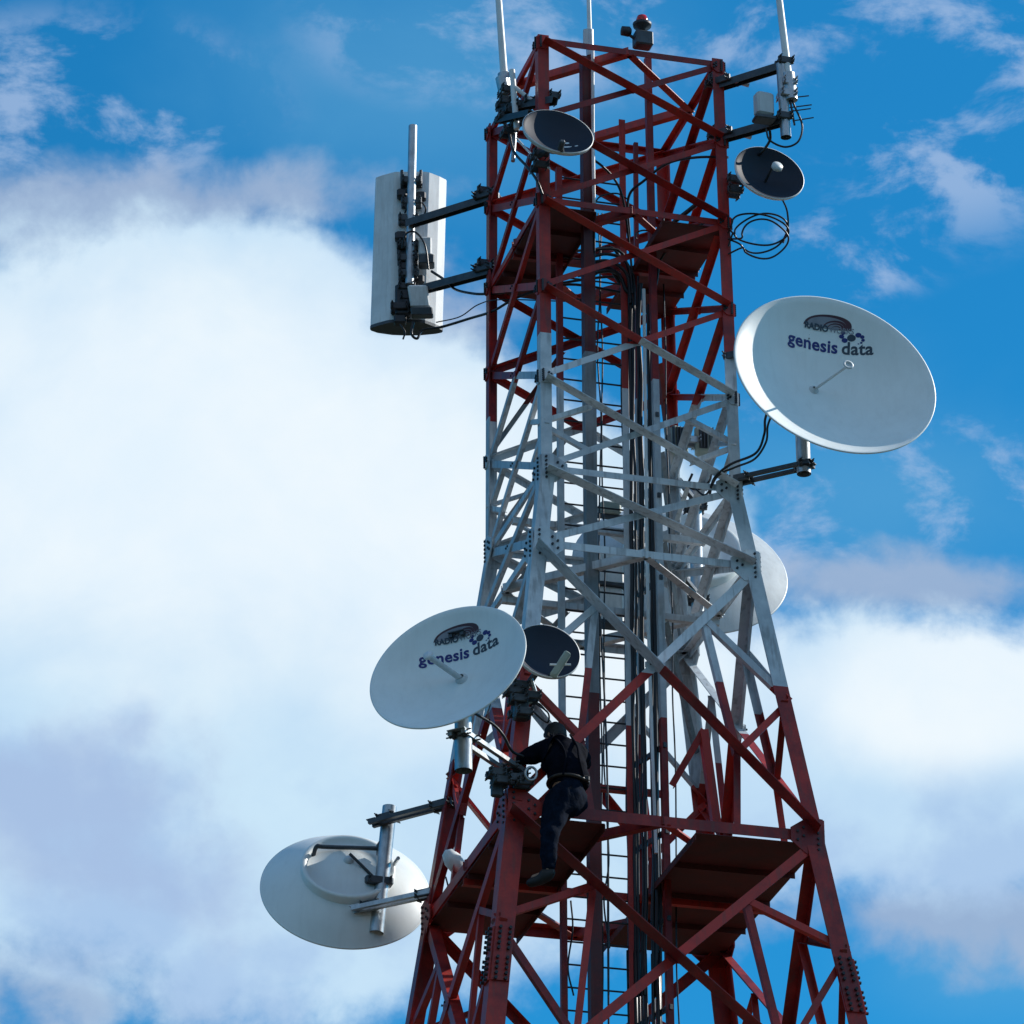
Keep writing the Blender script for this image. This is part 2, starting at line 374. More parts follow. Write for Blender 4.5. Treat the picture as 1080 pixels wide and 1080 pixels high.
while zz > .5:
    g = MB() if n_ < 75 else low
    g.tube([ext(A0, A1, zz)+EV*.02, ext(C0, C1, zz)+EV*.02], .0085, 6)
    if n_ < 75: g.build('rung', 'bolt', lad)
    zz -= .212; n_ += 1
tag(low.build('lower_rungs', 'bolt', lad), kind='stuff')

# ------------------------------------------------------------------ cable tray and cables
D0, D1 = at(684, 60, -.3), at(708, 1085, -.3)
tray = thing('cable_ladder', ext(D0, D1, .3), 'upright cable ladder holding the black feeder cables beside the climbing ladder', 'cable ladder')
rail(D0, D1, tray, .06, 1)
E0, E1 = at(671, 150, .12), at(678, 1085, .12)
rail(E0, E1, tray, .04, 1)
z = 22.6
while z > 1:
    g = MB(); a = ext(E0, E1, z); b = ext(D0, D1, z)
    g.box((a+b)/2, (b-a), (b-a).cross(EZ), EZ, (b-a).length+.03, .03, .045)
    g.build('crossbar', 'dull', tray); z -= .82
random.seed(3)
def cable(name, pts, r, label, group=None, m='black', parent=None, cat='cable', k=8):
    g = MB(); g.tube(arc(pts, k), r, 8); o = g.build(name, m, parent)
    if not parent: tag(o, label, cat, group)
    return o
CX = ((657, 665), (660.5, 668), (664, 671.5), (667.5, 675), (672, 679), (674.5, 682), (684, 691), (687.5, 694.5), (691, 697))
for i, (x0, x1) in enumerate(CX):
    v = .02-.03*i+random.uniform(-.03, .03)
    ztop = 292+random.uniform(-22, 20)
    pts = []
    if i < 4: pts += [at(x0-38-8*i, ztop-6*i, v-.1), at(x0-16, ztop-10-3*i, v), at(x0-4, ztop+4, v)]
    elif i > 6: pts += [at(x0+22+4*i, ztop-70, v-.3), at(x0+10, ztop-36, v-.1), at(x0+2, ztop-8, v)]
    n = 16
    for j in range(n+1):
        y = ztop+12+(1100-ztop-12)*j/n
        pts.append(at(x0+(x1-x0)*j/n+random.uniform(-1.3, 1.3), y, v+random.uniform(-.015, .015)))
    b = pts[-1]; pts += [V((b.x, b.y, 6)), V((b.x, b.y, .3))]
    cable('feeder_cable', pts, (.022, .016, .02, .014, .010, .018, .018, .022, .012)[i], 'black feeder cable in the dense bundle running down the cable ladder', 'feeder cables down the tower', k=4)
g = MB(); g.tube(arc([at(679, 305, -.28), at(681, 450, -.28), at(683, 620, -.28), at(687, 760, -.28), at(692, 900, -.28)], 6), .016, 10)
tag(g.build('metal_conduit', 'offw'), 'bright metal conduit standing out among the black cables', 'conduit')
g = MB(); g.tube(arc([at(625, 50, -.70), at(625.3, 110, -.70), at(625.6, 160, -.70), at(626.5, 215, -.69)], 6), .017, 10)
tag(g.build('metal_conduit', 'offw'), 'white conduit strapped to the top of the dark support column', 'conduit')
cable('loose_cable', [at(626.5, 212, -.69), at(627, 260, -.68), at(627, 300, -.66), at(629, 560, -.66), at(640, 800, -.66), at(642, 1085, -.66)], .009, 'thin cable dropping from the centre whip down the support column')

for k_, (x0, x1, v) in enumerate(((634, 641, .25), (631, 636, .35), (700, 716, .3))):
    cable('thin_cable', [at(x0+(x1-x0)*j/12+random.uniform(-2.2, 2.2), 225+(1090-225)*j/12, v+random.uniform(-.03, .03)) for j in range(13)], .0075, ('thin wavering cable just left of the middle of the ladder rungs', 'thinnest wavering cable close behind the support column', 'thin wavering cable right of the cable ladder')[k_], k=5)
# ------------------------------------------------------------------ dishes
DISHES = []
class Dish:
    def __init__(s, px, py, v, hx, hy, cov, back=False, depth=.30):
        """ellipse half width/height + tilt (pixels) give radius and pointing of the dish"""
        mean, dif = (hx*hx+hy*hy)/2, (hx*hx-hy*hy)/2; q = math.hypot(dif, cov)
        rpx, mn = math.sqrt(mean+q), math.sqrt(mean-q); psi = .5*math.atan2(cov, dif); nz = mn/rpx; ip = math.sqrt(1-nz*nz)
        ex, ey = math.sin(psi)*ip, math.cos(psi)*ip
        c = at(px, py, v); dist = (c-CAM).dot(fw); d = ray(px, py)
        r = RT; u_ = r.cross(d).normalized(); r = d.cross(u_).normalized()
        n = r*ex+u_*ey-d*nz
        if back: n = -n
        s.c = c; s.r = rpx*dist/F_PX; s.n = n.normalized(); s.d = depth*s.r*2
        s.X = EZ.cross(s.n).normalized(); s.Y = s.n.cross(s.X)
    def zz(s, x, y): return -s.d*(1-(x*x+y*y)/(s.r*s.r))
    def p(s, x, y, lift=0): return s.c+s.X*x+s.Y*y+s.n*(s.zz(x, y)+lift)
    def loc(s, px, py):                     # dish surface coordinates seen at a pixel
        d = ray(px, py); x = y = 0; z = -s.d
        for _ in range(30):
            P = s.c+s.n*z; t = (P-CAM).dot(s.n)/d.dot(s.n); q = CAM+d*t-s.c; x, y = q.dot(s.X), q.dot(s.Y); z = .5*z+.5*s.zz(x, y)
        return x, y
    def reflector(s, parent, m, lip=.012, n=96, back_ring=True):
        g = MB(); pr = []; K = 18
        for i in range(K+1): x = s.r*i/K; pr.append((x, s.zz(x, 0)))
        pr += [(s.r+lip, .0), (s.r+lip, -.012), (s.r+lip*.3, -.016)]
        for i in range(K, -1, -1): x = (s.r-.004)*i/K; pr.append((x, s.zz(x, 0)-.018))
        g.lathe(pr, s.c, s.n, n); return g.build('reflector', m, parent)
def text_mesh(txt, size, bold=0.0, shear=0.0, spacing=1.0):
    cu = bpy.data.curves.new('t', 'FONT'); cu.body = txt; cu.size = size; cu.offset = bold; cu.shear = shear; cu.space_character = spacing
    cu.resolution_u = 3
    o = bpy.data.objects.new('t', cu); COL.objects.link(o); dg = bpy.context.evaluated_depsgraph_get(); dg.update()
    me = o.evaluated_get(dg).to_mesh(); vs = [v.co.copy() for v in me.vertices]; fs = [list(p.vertices) for p in me.polygons]
    o.evaluated_get(dg).to_mesh_clear(); bpy.data.objects.remove(o); return vs, fs
def flat_shape(pts): return [V((x, y, 0)) for x, y in pts], [list(range(len(pts)))]
def ell(cx, cy, a, b, n=28, rot=0): return [(cx+a*math.cos(t)*math.cos(rot)-b*math.sin(t)*math.sin(rot), cy+a*math.cos(t)*math.sin(rot)+b*math.sin(t)*math.cos(rot)) for t in [2*math.pi*i/n for i in range(n)]]
def decal(dish, shapes, name, m, parent, org, sc, rot, lift=.003):
    bm = bmesh.new(); c, s_ = math.cos(rot), math.sin(rot)
    for vs, fs in shapes:
        bv = [bm.verts.new((org[0]+sc*(v.x*c-v.y*s_), org[1]+sc*(v.x*s_+v.y*c), 0)) for v in vs]
        for f in fs:
            try: bm.faces.new([bv[i] for i in f])
            except ValueError: pass
    bmesh.ops.triangulate(bm, faces=bm.faces)
    for _ in range(3):
        es = [e for e in bm.edges if e.calc_length() > .05]
        if es: bmesh.ops.subdivide_edges(bm, edges=es, cuts=1); bmesh.ops.triangulate(bm, faces=[f for f in bm.faces if len(f.verts) > 3])
    for v in bm.verts: v.co = dish.p(v.co.x, v.co.y, lift)
    me = bpy.data.meshes.new(name); bm.to_mesh(me); bm.free()
    return link(name, me, parent, m)
def logo(D, parent, pl, pr_, ptop, rot_extra=0):
    """pl/pr_: pixels of the ends of the words' baseline; everything else hangs on that line"""
    a = D.loc(*pl); b = D.loc(*pr_); w = math.hypot(b[0]-a[0], b[1]-a[1]); rot = math.atan2(b[1]-a[1], b[0]-a[0])
    g1 = text_mesh('genesis', 1, .026, 0, 1.04); w1 = max(v.x for v in g1[0])
    g2 = text_mesh('data', 1, .024, 0, 1.04); w2 = max(v.x for v in g2[0])
    gap = .22; tot = w1+gap+w2; sc = w/tot
    decal(D, [g1], 'lettering', 'navy', parent, a, sc, rot)
    g2 = ([v+V((w1+gap, 0, 0)) for v in g2[0]], g2[1]); decal(D, [g2], 'lettering', 'ink', parent, a, sc, rot)
    # ring of dots over the second word
    dots = [(3.42, .98, .15, .11), (3.62, .78, .17, .13), (4.42, 1.10, .17, .13), (4.66, 1.00, .12, .1), (4.72, .82, .1, .08), (4.62, .68, .07, .055), (4.46, .62, .05, .03), (3.50, 1.18, .11, .1)]
    decal(D, [flat_shape(ell(x*tot/5.35, y, p, q)) for x, y, p, q in dots], 'logo_dots', 'navy', parent, a, sc, rot)
    decal(D, [flat_shape(ell(4.02*tot/5.35, .93, .24, .19))], 'logo_dots', 'ink', parent, a, sc, rot)
    # half ellipse emblem with arcs and its lettering
    def half(cx, cy, w_, h_, sk): 
        P = []
        for i in range(25):
            t = math.pi*i/24; x = cx+w_*math.cos(t); y = cy+h_*math.sin(t)**.8; P.append((x+(y-cy)*sk, y))
        return P
    k = tot/5.35; ex, ey = 2.45*k, 1.30
    decal(D, [flat_shape(half(ex, ey, 1.50*k, .74, .35))], 'emblem', 'maroon', parent, a, sc, rot, .003)
    decal(D, [flat_shape(half(ex-.08*k, ey+.01, 1.26*k, .60, .35))], 'emblem', 'mauve', parent, a, sc, rot, .0042)
    for j, (w_, h_, dx) in enumerate(((.72, .46, .46), (.50, .32, .52), (.28, .18, .58))):
        outer = half(ex+dx*k, ey+.02, w_*k, h_, .35); inner = half(ex+dx*k-.03, ey+.02, w_*k*.84, h_*.78, .35)
        n = len(outer); vs = [V((x, y, 0)) for x, y in outer+inner]; fs = [[i, i+1, n+i+1, n+i] for i in range(n-1)]
        decal(D, [(vs, fs)], 'emblem', 'maroon', parent, a, sc, rot, .0054+j*.0006)
    t1 = text_mesh('RADIO', .46, .02, .0, 1.0); w1 = max(v.x for v in t1[0])
    t1 = ([v+V((ex-1.42*k, ey-.18, 0)) for v in t1[0]], t1[1]); decal(D, [t1], 'lettering', 'ink', parent, a, sc, rot, .0075)
    t2 = text_mesh('WORKS', .42, .004, .0, .9); t2 = ([v+V((ex-1.36*k+w1, ey-.18, 0)) for v in t2[0]], t2[1]); decal(D, [t2], 'lettering', 'mauve', parent, a, sc, rot, .0075)

def clamp(mb, p, ax, w=.14, bolts=True):     # U-bolt style clamp block round a pole or leg, with studs
    ax = ax.normalized(); sd = ax.cross(EZ).normalized()
    mb.box(p+sd*.05, ax, sd, EZ, w, .03, .07, .006); mb.box(p-sd*.05, ax, sd, EZ, w, .03, .07, .006)
    for q in (-.4, .4):
        for zz in (-.02, .02): mb.tube([p+ax*w*q-sd*.12+EZ*zz, p+ax*w*q+sd*.12+EZ*zz], .007, 6); mb.bolt(p+ax*w*q+sd*.075+EZ*zz, sd, .014, .012); mb.bolt(p+ax*w*q-sd*.075+EZ*zz, -sd, .014, .012)
def one_clamp(parent, p, ax, w=.14, m='dull'): g = MB(); clamp(g, p, ax, w); return g.build('clamp', m, parent)
def channel(mb, p, q, w=.06, t=.006, dn=True):
    d = (q-p).normalized(); s = d.cross(EZ).normalized(); u_ = s.cross(d)
    h = w*.5; mb.prism([(-h, 0), (h, 0), (h, -w), (h-t, -w), (h-t, -t), (-h+t, -t), (-h+t, -w), (-h, -w)], p, q, s, u_)
def twin(mb, p, q, g=.05, s=.035):           # pair of bars, as on the side arms
    d = (q-p).normalized(); sd = d.cross(EZ).normalized(); u_ = sd.cross(d)
    for k in (-1, 1): mb.prism([(-s/2, -s/2), (s/2, -s/2), (s/2, s/2), (-s/2, s/2)], p+sd*g*k, q+sd*g*k, sd, u_)
    for e in (p+d*.03, q-d*.03): mb.box(e+u_*(s/2+.002), d, sd, u_, .09, 2*g+s, .008)

# G1 big right dish
D = Dish(881, 394, -1.80, 105, 82, 2600, depth=.165)
t = thing('microwave_dish', D.c, 'large white lettered dish high on the right, bright crescent of sun on its rim', 'dish antenna', 'dishes with lettering')
D.reflector(t, 'white')
b0 = D.p(*D.loc(858, 411)); tipd = b0 + (D.n*.78 + RT*.30 - UP*.22).normalized()*.50
def to_px(px, py, ref): d = ray(px, py); return CAM+d*((ref-CAM).dot(fw)/d.dot(fw))
tipd = to_px(894, 386, b0+D.n*.36)
g = MB(); g.tube([b0-D.n*.01, tipd], .012, 10); g.lathe([(.05, 0), (.03, .015), (.014, .03)], b0, D.n, 16); g.build('feed_pipe', 'lgrey', t)
g = MB(); g.lathe([(0.0, .0), (.030, .0), (.050, .012), (.050, .022), (.03, .024), (.026, .012), (0.0, .012)], tipd, D.n, 20); g.build('feed_horn', 'lgrey', t)
g = MB(); g.lathe([(.30, -D.d*.9-.02), (.30, -D.d-.07), (.24, -D.d-.09), (0, -D.d-.09)], D.c, D.n, 40); g.lathe([(.10, -D.d-.09), (.10, -D.d-.24), (0, -D.d-.24)], D.c, D.n, 24); g.build('back_hub', 'lgrey', t)
logo(D, t, (831, 361), (921, 374), None)
gx = MB(); q = D.p(*D.loc(806, 447), .004)
q0 = V(D.loc(803, 451)+(0,)); 
# pole + side arm
pole_c = at(849, 480, -1.42); hub = D.c-D.n*(D.d+.2)
mt = thing('pole_mount', at(790, 500, -1.0), 'galvanised pipe and side arm holding the large right dish to the leg', 'mounting pole')
g = MB(); pb = to_px(848, 500, pole_c); pt = V((pb.x, pb.y, hub.z+.45)); 
g.tube([pb, pt], .065, 20, False); g.tube([pb+EZ*.001, pt], .058, 20, False); g.build('pipe', 'galv', mt)
aL = corner(1, z_at_corner(1, 506)); 
for dz in (0, 1.25):
    g = MB(); e = V((pb.x, pb.y, aL.z+dz))-0*EZ; e2 = e+(e-(aL+EZ*dz)).normalized()*.08
    st_ = corner(1, aL.z+dz)
    twin(g, st_, V((e2.x, e2.y, st_.z)), .055, .035); g.build('side_arm', 'dull', mt)
    one_clamp(mt, st_, (e-st_), .2); one_clamp(mt, V((e.x, e.y, st_.z)), EU, .14)
g = MB(); hz = hub.z
g.tube([hub, V((pb.x, pb.y, hz))], .05, 14); clamp(g, V((pb.x, pb.y, hz)), EU, .2); g.build('dish_bracket', 'dull', mt)
cable('dish_cable', [at(812, 428, -1.62), at(807, 442, -1.52), at(806, 458, -1.4), at(797, 478, -1.3), at(770, 490, -1.1), at(753, 505, -1.0), at(748, 525, -.8)], .012, 'upper black cable looping from the large right dish into the tower', 'cables of the large right dish')
cable('dish_cable', [at(818, 430, -1.62), at(810, 448, -1.52), at(808, 466, -1.4), at(796, 484, -1.3), at(775, 493, -1.1), at(757, 502, -1.0), at(744, 522, -.8), at(730, 512, -.6)], .010, 'lower black cable looping from the large right dish into the tower', 'cables of the large right dish')

# G2 left dish
D = Dish(472, 703, -2.25, 81, 63.5, -1900, depth=.165)
t = thing('microwave_dish', D.c, 'smaller white lettered dish on the left, in full shade above the worker', 'dish antenna', 'dishes with lettering')
D.reflector(t, 'white')
b0 = D.p(*D.loc(487, 716)); tipd = to_px(452, 692, b0+D.n*.30)
g = MB(); g.tube([b0-D.n*.01, tipd], .026, 12); g.lathe([(.06, 0), (.045, .02), (.028, .03)], b0, D.n, 16); g.build('feed_pipe', 'lgrey', t)
g = MB(); g.lathe([(0.0, -.01), (.03, -.01), (.045, .0), (.045, .014), (0.0, .014)], tipd, D.n, 20); g.build('feed_horn', 'offw', t)
g = MB(); g.lathe([(.25, -D.d*.9-.02), (.25, -D.d-.06), (0, -D.d-.07)], D.c, D.n, 40); g.lathe([(.09, -D.d-.07), (.09, -D.d-.2), (0, -D.d-.2)], D.c, D.n, 24); g.build('back_hub', 'lgrey', t)
logo(D, t, (442, 701), (526, 679), None)
mt = thing('pole_mount', at(540, 812, -1.4), 'short fat galvanised pipe on a slanting side arm under the left lettered dish', 'mounting pole')
hub = D.c-D.n*(D.d+.18)
pb = at(489, 813, -1.95); pt = V((pb.x, pb.y, hub.z+.3))
g = MB(); g.tube([pb, pt], .075, 22, False); g.tube([pb+EZ*.002, pt], .066, 22, False); g.build('pipe', 'galv', mt)
a = at(541, 812, -1.36); d = V((a.x-pb.x, a.y-pb.y, 0)); a2 = V((pb.x, pb.y, a.z))
g = MB(); twin(g, a2-d.normalized()*.12, a2+d*1.08, .065, .04); g.build('side_arm', 'galv', mt)
g = MB(); twin(g, a2-d.normalized()*.12+EZ*.9, a2+d*1.0+EZ*.9, .055, .035); g.build('side_arm', 'dull', mt)
one_clamp(mt, a2, d, .2); one_clamp(mt, a2+d, d, .24); one_clamp(mt, a2+d*1.05-EZ*.05, EU, .2)
g = MB(); g.tube([hub, V((pb.x, pb.y, hub.z))], .05, 14); g.build('dish_bracket', 'dull', mt)

# small grey dishes with sun crescent
def small_dish(px, py, v, hx, hy, cov, label, feed, legpt, horn, wall=.035):
    D = Dish(px, py, v, hx, hy, cov, depth=.13); h = wall
    D.c = D.c+D.n*h*.5; D.r = D.r*(1-.30*h/D.r*.5); D.d = .36*D.r
    t = thing('small_dish', D.c, label, 'dish antenna', 'small grey dishes')
    D.reflector(t, 'grey', .002, 64)
    g = MB(); rr = D.r+.004; g.lathe([(rr, .006), (rr+.006, .004), (rr+.006, -.012), (rr, -.014), (rr-.002, -h), (rr*.80, -h-.03), (rr*.5, -h-.07), (.1, -h-.10), (0, -h-.10)], D.c, D.n, 64); g.build('outer_shell', 'offw', t)
    g = MB(); b = D.p(0, -D.r*.93)
    if horn == 'disc':
        c0 = D.p(0, 0); tip = c0+D.n*.22; g.tube([c0, tip], .013, 8); g.build('feed_arm', 'dull', t)
        g = MB(); g.lathe([(0, -.01), (.04, -.01), (.052, .0), (.052, .03), (0, .032)], to_px(feed[0], feed[1], tip), D.n, 20); g.build('feed_horn', 'lgrey', t)
    elif horn == 'box':
        tip = to_px(feed[0], feed[1], b+D.n*.25)
        g.tube([b, tip], .018, 8); g.build('feed_arm', 'dull', t)
        g = MB(); ax = to_px(feed[0]+9, feed[1]-14, tip)-tip; g.box(tip, ax, D.n.cross(ax), D.n, .24, .065, .05, .012); g.build('feed_horn', 'olive', t)
        g = MB(); g.tube([tip-RT*.09, tip+RT*.09], .01, 8); g.build('feed_clip', 'offw', t)
    else:
        tip = to_px(feed[0], feed[1], b+D.n*.22); g.tube([b, tip], .02, 8); g.box(tip, D.n, D.X, D.Y, .1, .05, .05, .01); g.build('feed_arm', 'dull', t)
        s = [flat_shape(ell(.02, 0, .02, .012)), flat_shape(ell(.0, -.07, .05, .012)), flat_shape(ell(.09, -.07, .015, .012))]
        decal(D, s, 'sticker', 'offw', t, (D.r*.28, -D.r*.05), 1, 0)
    g = MB(); hub = D.c-D.n*(h+.09); g.lathe([(.10, 0), (.10, -.05), (.04, -.1), (0, -.1)], hub, D.n, 20)
    g.tube([hub-D.n*.05, legpt], .03, 10); clamp(g, legpt, EU, .15); clamp(g, legpt-EZ*.12, EU, .15); g.build('mount', 'dull', t)
    return D
z_ = z_at_corner(1, 190)
small_dish(811, 183.5, -1.35, 36, 27, 330, 'small grey dish at the top right with a pale round feed', (819, 177), corner(1, z_)+EU*.05, 'disc', .03)
z_ = z_at_corner(0, 165)
small_dish(588, 140.5, -1.35, 37, 22.5, 300, 'small grey dish at the top left in front of the leg', (592, 153), corner(0, z_)-EV*.02, 'arm')
z_ = z_at_corner(0, 738)
small_dish(577, 688, -1.62, 34, 27.5, 200, 'small grey dish tucked behind the left lettered dish, with an olive feed box', (591, 701), corner(0, z_), 'box')

# big dishes seen from behind
def back_dish(px, py, v, hx, hy, cov, label, name='microwave_dish', m='white', dep=.20):
    D = Dish(px, py, v, hx, hy, cov, back=True, depth=dep)
    t = thing(name, D.c, label, 'dish antenna', 'dishes seen from behind')
    D.reflector(t, m, .016)
    g = MB(); r = D.r; z1 = D.zz(r*.56, 0)
    g.lathe([(r*.56, z1-.015), (r*.565, z1-.10), (r*.55, z1-.115), (r*.50, z1-.105), (r*.485, z1-.07), (r*.2, -D.d-.075), (0, -D.d-.08)], D.c, D.n, 64); g.build('back_ring', 'white', t)
    g = MB(); g.lathe([(.05, -D.d-.08), (.045, -D.d-.10), (.03, -D.d-.11), (0, -D.d-.11)], D.c, D.n, 24); g.build('back_hub', 'lgrey', t)
    return D, t
D, t = back_dish(364, 941, 2.15, 88, 58.5, 500, 'large pale dish seen from behind at the lower left, a galvanised pipe across it')
st = MB(); q = D.p(*[.0, 0]); 
P = to_px(365, 957, D.c-D.n*(D.d+.12)); st.box(P, D.X, D.Y, D.n, .05, .07, .004); st.build('sticker', 'yellow', t)
mt = thing('pole_mount', corner(3, z_at_corner(3, 905)), 'slim galvanised pipe on two side arms in front of the lower left dish', 'mounting pole')
hubp = D.c-D.n*(D.d+.16)
pt, pb = at(411, 851, 1.75), at(397, 984, 1.75)
g = MB(); g.tube([pb, pt], .066, 20, False); g.tube([pb, pt], .059, 20, False); g.build('pipe', 'galv', mt)
for (x0, y0, x1, y1) in ((391, 869, 462, 849), (372, 960, 447, 943)):
    k = z_at_corner(3, y1); L_ = corner(3, k); a = at(x0, y0, 1.72); a = V((a.x, a.y, L_.z)) if False else a
    g = MB(); d = (L_-a).normalized(); twin(g, a, L_+d*.05, .045, .04); g.build('side_arm', 'galv' if y0 > 900 else 'dull', mt)
    one_clamp(mt, L_, d, .22); one_clamp(mt, at((x0+x1)/2-18, (y0+y1)/2+4, 1.74), d, .18)
g = MB(); c_ = at(399, 930, 1.75); clamp(g, c_, EU, .24); g.tube([c_, hubp], .014, 10); g.box(c_, EU, EV, EZ, .26, .12, .07, .01)
g.tube(arc([c_-EU*.15, c_-EU*.22-EZ*.1, c_-EU*.18-EZ*.22, c_-EU*.05-EZ*.26]), .01, 6); g.build('dish_bracket', 'dull', mt)
g = MB(); e = at(402, 895, 1.78); s0 = to_px(334, 893, D.c-D.n*.2); s1 = to_px(330, 905, D.c-D.n*.12)
g.tube(arc([e, lerp(e, s0, .85), s0, s1], 6), .02, 10); g.box(e, EU, EV, EZ, .07, .1, .12, .01); g.build('brace_rod', 'dull', mt)
g = MB(); g.tube([to_px(420, 905, c_), to_px(414, 914, D.c)], .018, 8); g.build('brace_rod', 'galv', mt)

D, t = back_dish(717, 602, 2.2, 112, 66, 1400, 'huge white dish seen from behind through the tower middle on its right', m='lgrey', dep=.13)
mt = thing('pole_mount', corner(2, ZL[6]), 'pipe on the far corner leg that carries the huge dish behind the tower', 'mounting pole')
hubp = D.c-D.n*(D.d+.16)
pb = at(736, 655, 1.35); pt = at(733, 515, 1.35)
g = MB(); g.tube([pb, pt], .062, 18); g.build('pipe', 'galv', mt)
for zf in (.15, .85):
    q = lerp(pb, pt, zf); g = MB(); twin(g, q, corner(2, q.z), .05, .04); clamp(g, q, EU, .2); g.build('side_arm', 'dull', mt)
g = MB(); q = lerp(pb, pt, .5); g.tube([q, hubp], .05, 12); g.build('dish_bracket', 'dull', mt)

# ------------------------------------------------------------------ whip antennas
def whip(ptop, pbot, r0, r1, label, extra=None):
    t = thing('whip_antenna', pbot, label, 'whip antenna', 'whip antennas on top of the tower'); d = (ptop-pbot).normalized(); top = pbot+d*2.6
    g = MB(); g.tube([pbot, lerp(pbot, top, .5), top], [r0, (r0+r1)/2, r1], 12); g.build('mast', 'offw', t)
    g = MB(); g.tube([pbot-d*.22, pbot+d*.06], r0*1.7, 14); g.build('base', 'galv', t); return t
t = whip(at(526, 0, -.35), at(532, 84, -.35), .036, .022, 'thick whip antenna on the far left of the tower top')
q = at(531, 98, -.35); mt = thing('antenna_bracket', q, 'tangle of clamps and short arms holding the top left whip antenna', 'bracket')
zt = z_at_corner(0, 107); c0 = corner(0, zt); zl = z_at_corner(0, 125)
g = MB(); channel(g, at(527, 112, -.32), at(586, 102, -.98), .07); g.build('side_arm', 'dull', mt)
g = MB(); channel(g, at(525, 124, -.32), at(560, 116, -.98), .06); g.build('side_arm', 'dull', mt)
for x, y in ((533, 96), (531, 108), (537, 118), (530, 124), (548, 112), (557, 108), (543, 132), (570, 106), (583, 103), (535, 140)): one_clamp(mt, at(x, y, -.4-.5*(x-530)/60), EU, .11)
g = MB(); 
for p_, q_, r_, mm in (((529, 82, -.38), (533, 100, -.38), .06, 'galv'), ((540, 74, -.6), (545, 136, -.6), .028, 'offw'), ((543, 92, -.62), (561, 106, -.7), .020, 'offw'), ((543, 138, -.45), (541, 170, -.5), .02, 'galv')):
    g = MB(); g.tube([at(*p_), at(*q_)], r_, 12); g.build('short_pipe', mm, mt)
cable('jumper_cable', [at(545, 146, -.5), at(554, 156, -.6), at(566, 168, -.9), at(580, 178, -1.0)], .011, 'white lit cable under the top left dish', m='offw')
cable('jumper_cable', [at(537, 140, -.5), at(542, 160, -.6), at(556, 176, -.8), at(566, 190, -.95), at(572, 205, -.95)], .013, 'black cable curling under the top left whip bracket')
cable('jumper_cable', [at(622, 166, -.6), at(636, 176, -.5), at(650, 192, -.4), at(658, 215, -.2), at(664, 262, 0), at(668, 300, 0)], .012, 'black cable swooping from the top left dish to the cable bundle')
cable('jumper_cable', [at(768, 166, -.9), at(735, 166, -.7), at(705, 172, -.5), at(680, 190, -.3), at(663, 208, -.1), at(664, 250, 0)], .013, 'black cable running from the top right dish to the cable bundle')
t = whip(at(621, 0, -.62), at(622, 38, -.62), .022, .016, 'thin whip antenna rising from the middle of the tower top')
g = MB(); g.tube([at(618.5, 32, -.62), at(618.5, 48, -.62)], .032, 12); g.build('coupling', 'lgrey', t)
t = whip(at(822, 0, -1.45), at(832, 84, -1.45), .036, .024, 'thick whip antenna on the far right of the tower top')
q0 = at(832, 95, -1.45)
mt = thing('antenna_bracket', at(764, 85, -.92), 'two dark arms and an upright pipe holding the top right whip antenna', 'bracket')
g = MB(); g.tube([at(824, 68, -1.42), at(829, 145, -1.42)], .05, 18, False); g.tube([at(824, 68, -1.42), at(829, 145, -1.42)], .044, 18, False); g.build('pipe', 'galv', mt)
for (x0, y0, x1, y1) in ((764, 86, 827, 66), (767, 141, 826, 124)):
    L_ = corner(1, z_at_corner(1, y0)); g = MB(); e = at(x1, y1, -1.42); d = (e-L_).normalized(); channel(g, L_-d*.05, e, .075); g.build('side_arm', 'dull', mt)
    one_clamp(mt, L_, d, .2); one_clamp(mt, L_-d*.1+EZ*.03, EU, .16); one_clamp(mt, e, EU, .15)
    g = MB(); g.tube([L_-EV*.08-d*.02, L_-EV*.08+EU*.22-EZ*.05], .025, 10); g.build('stub', 'galv', mt)
one_clamp(mt, at(830, 100, -1.44), EU, .16, 'galv'); one_clamp(mt, at(831, 88, -1.44), EU, .14, 'galv')
t = thing('radio_box', at(806, 128, -1.4), 'pale radio box with rounded top beside the top right upright pipe', 'radio unit')
def roundbox(name, px, py, v, w, d_, h, mcol, parent, yaw=0, pitch=0):
    g = MB(); c = at(px, py, v); a = EU*math.cos(yaw)+EV*math.sin(yaw); b = EZ.cross(a); zz = EZ*math.cos(pitch)+b*math.sin(pitch); b2 = zz.cross(a)
    g.box(c, a, b2, zz, w, d_, h, .02); return g.build(name, mcol, parent), c, a, b2, zz
roundbox('case', 805.5, 111, -1.4, .17, .12, .24, 'lgrey', t, .1)
g = MB(); g.box(at(806, 126, -1.4), EU, EV, EZ, .20, .14, .04, .01); g.build('base_plate', 'dull', t)
yg = thing('yagi_antenna', at(830, 122, -1.45), 'tiny yagi antenna with four thin rods at the top right', 'antenna')
g = MB()
for x0, y0, x1, y1 in ((835, 103, 853, 101), (837, 113, 856, 110.5), (837, 117, 855, 114.5), (840, 127, 858, 124)): g = MB(); g.tube([at(x0-4, y0+.5, -1.45), at(x1, y1, -1.45)], .006, 6); g.build('rod', 'bolt', yg)
g = MB(); g.tube([at(832, 98, -1.45), at(838, 132, -1.45)], .010, 8); g.build('boom', 'bolt', yg)
cable('jumper_cable', [at(830, 92, -1.45), at(838, 112, -1.45), at(846, 132, -1.45), at(842, 149, -1.45), at(828, 155, -1.4), at(812, 148, -1.4), at(808, 136, -1.4)], .010, 'black cable looping below the top right pipe and radio box')
cable('jumper_cable', [at(812, 138, -1.4), at(812, 148, -1.35), at(804, 160, -1.3), at(796, 166, -1.2)], .013, 'short black cable between radio box and top right dish')
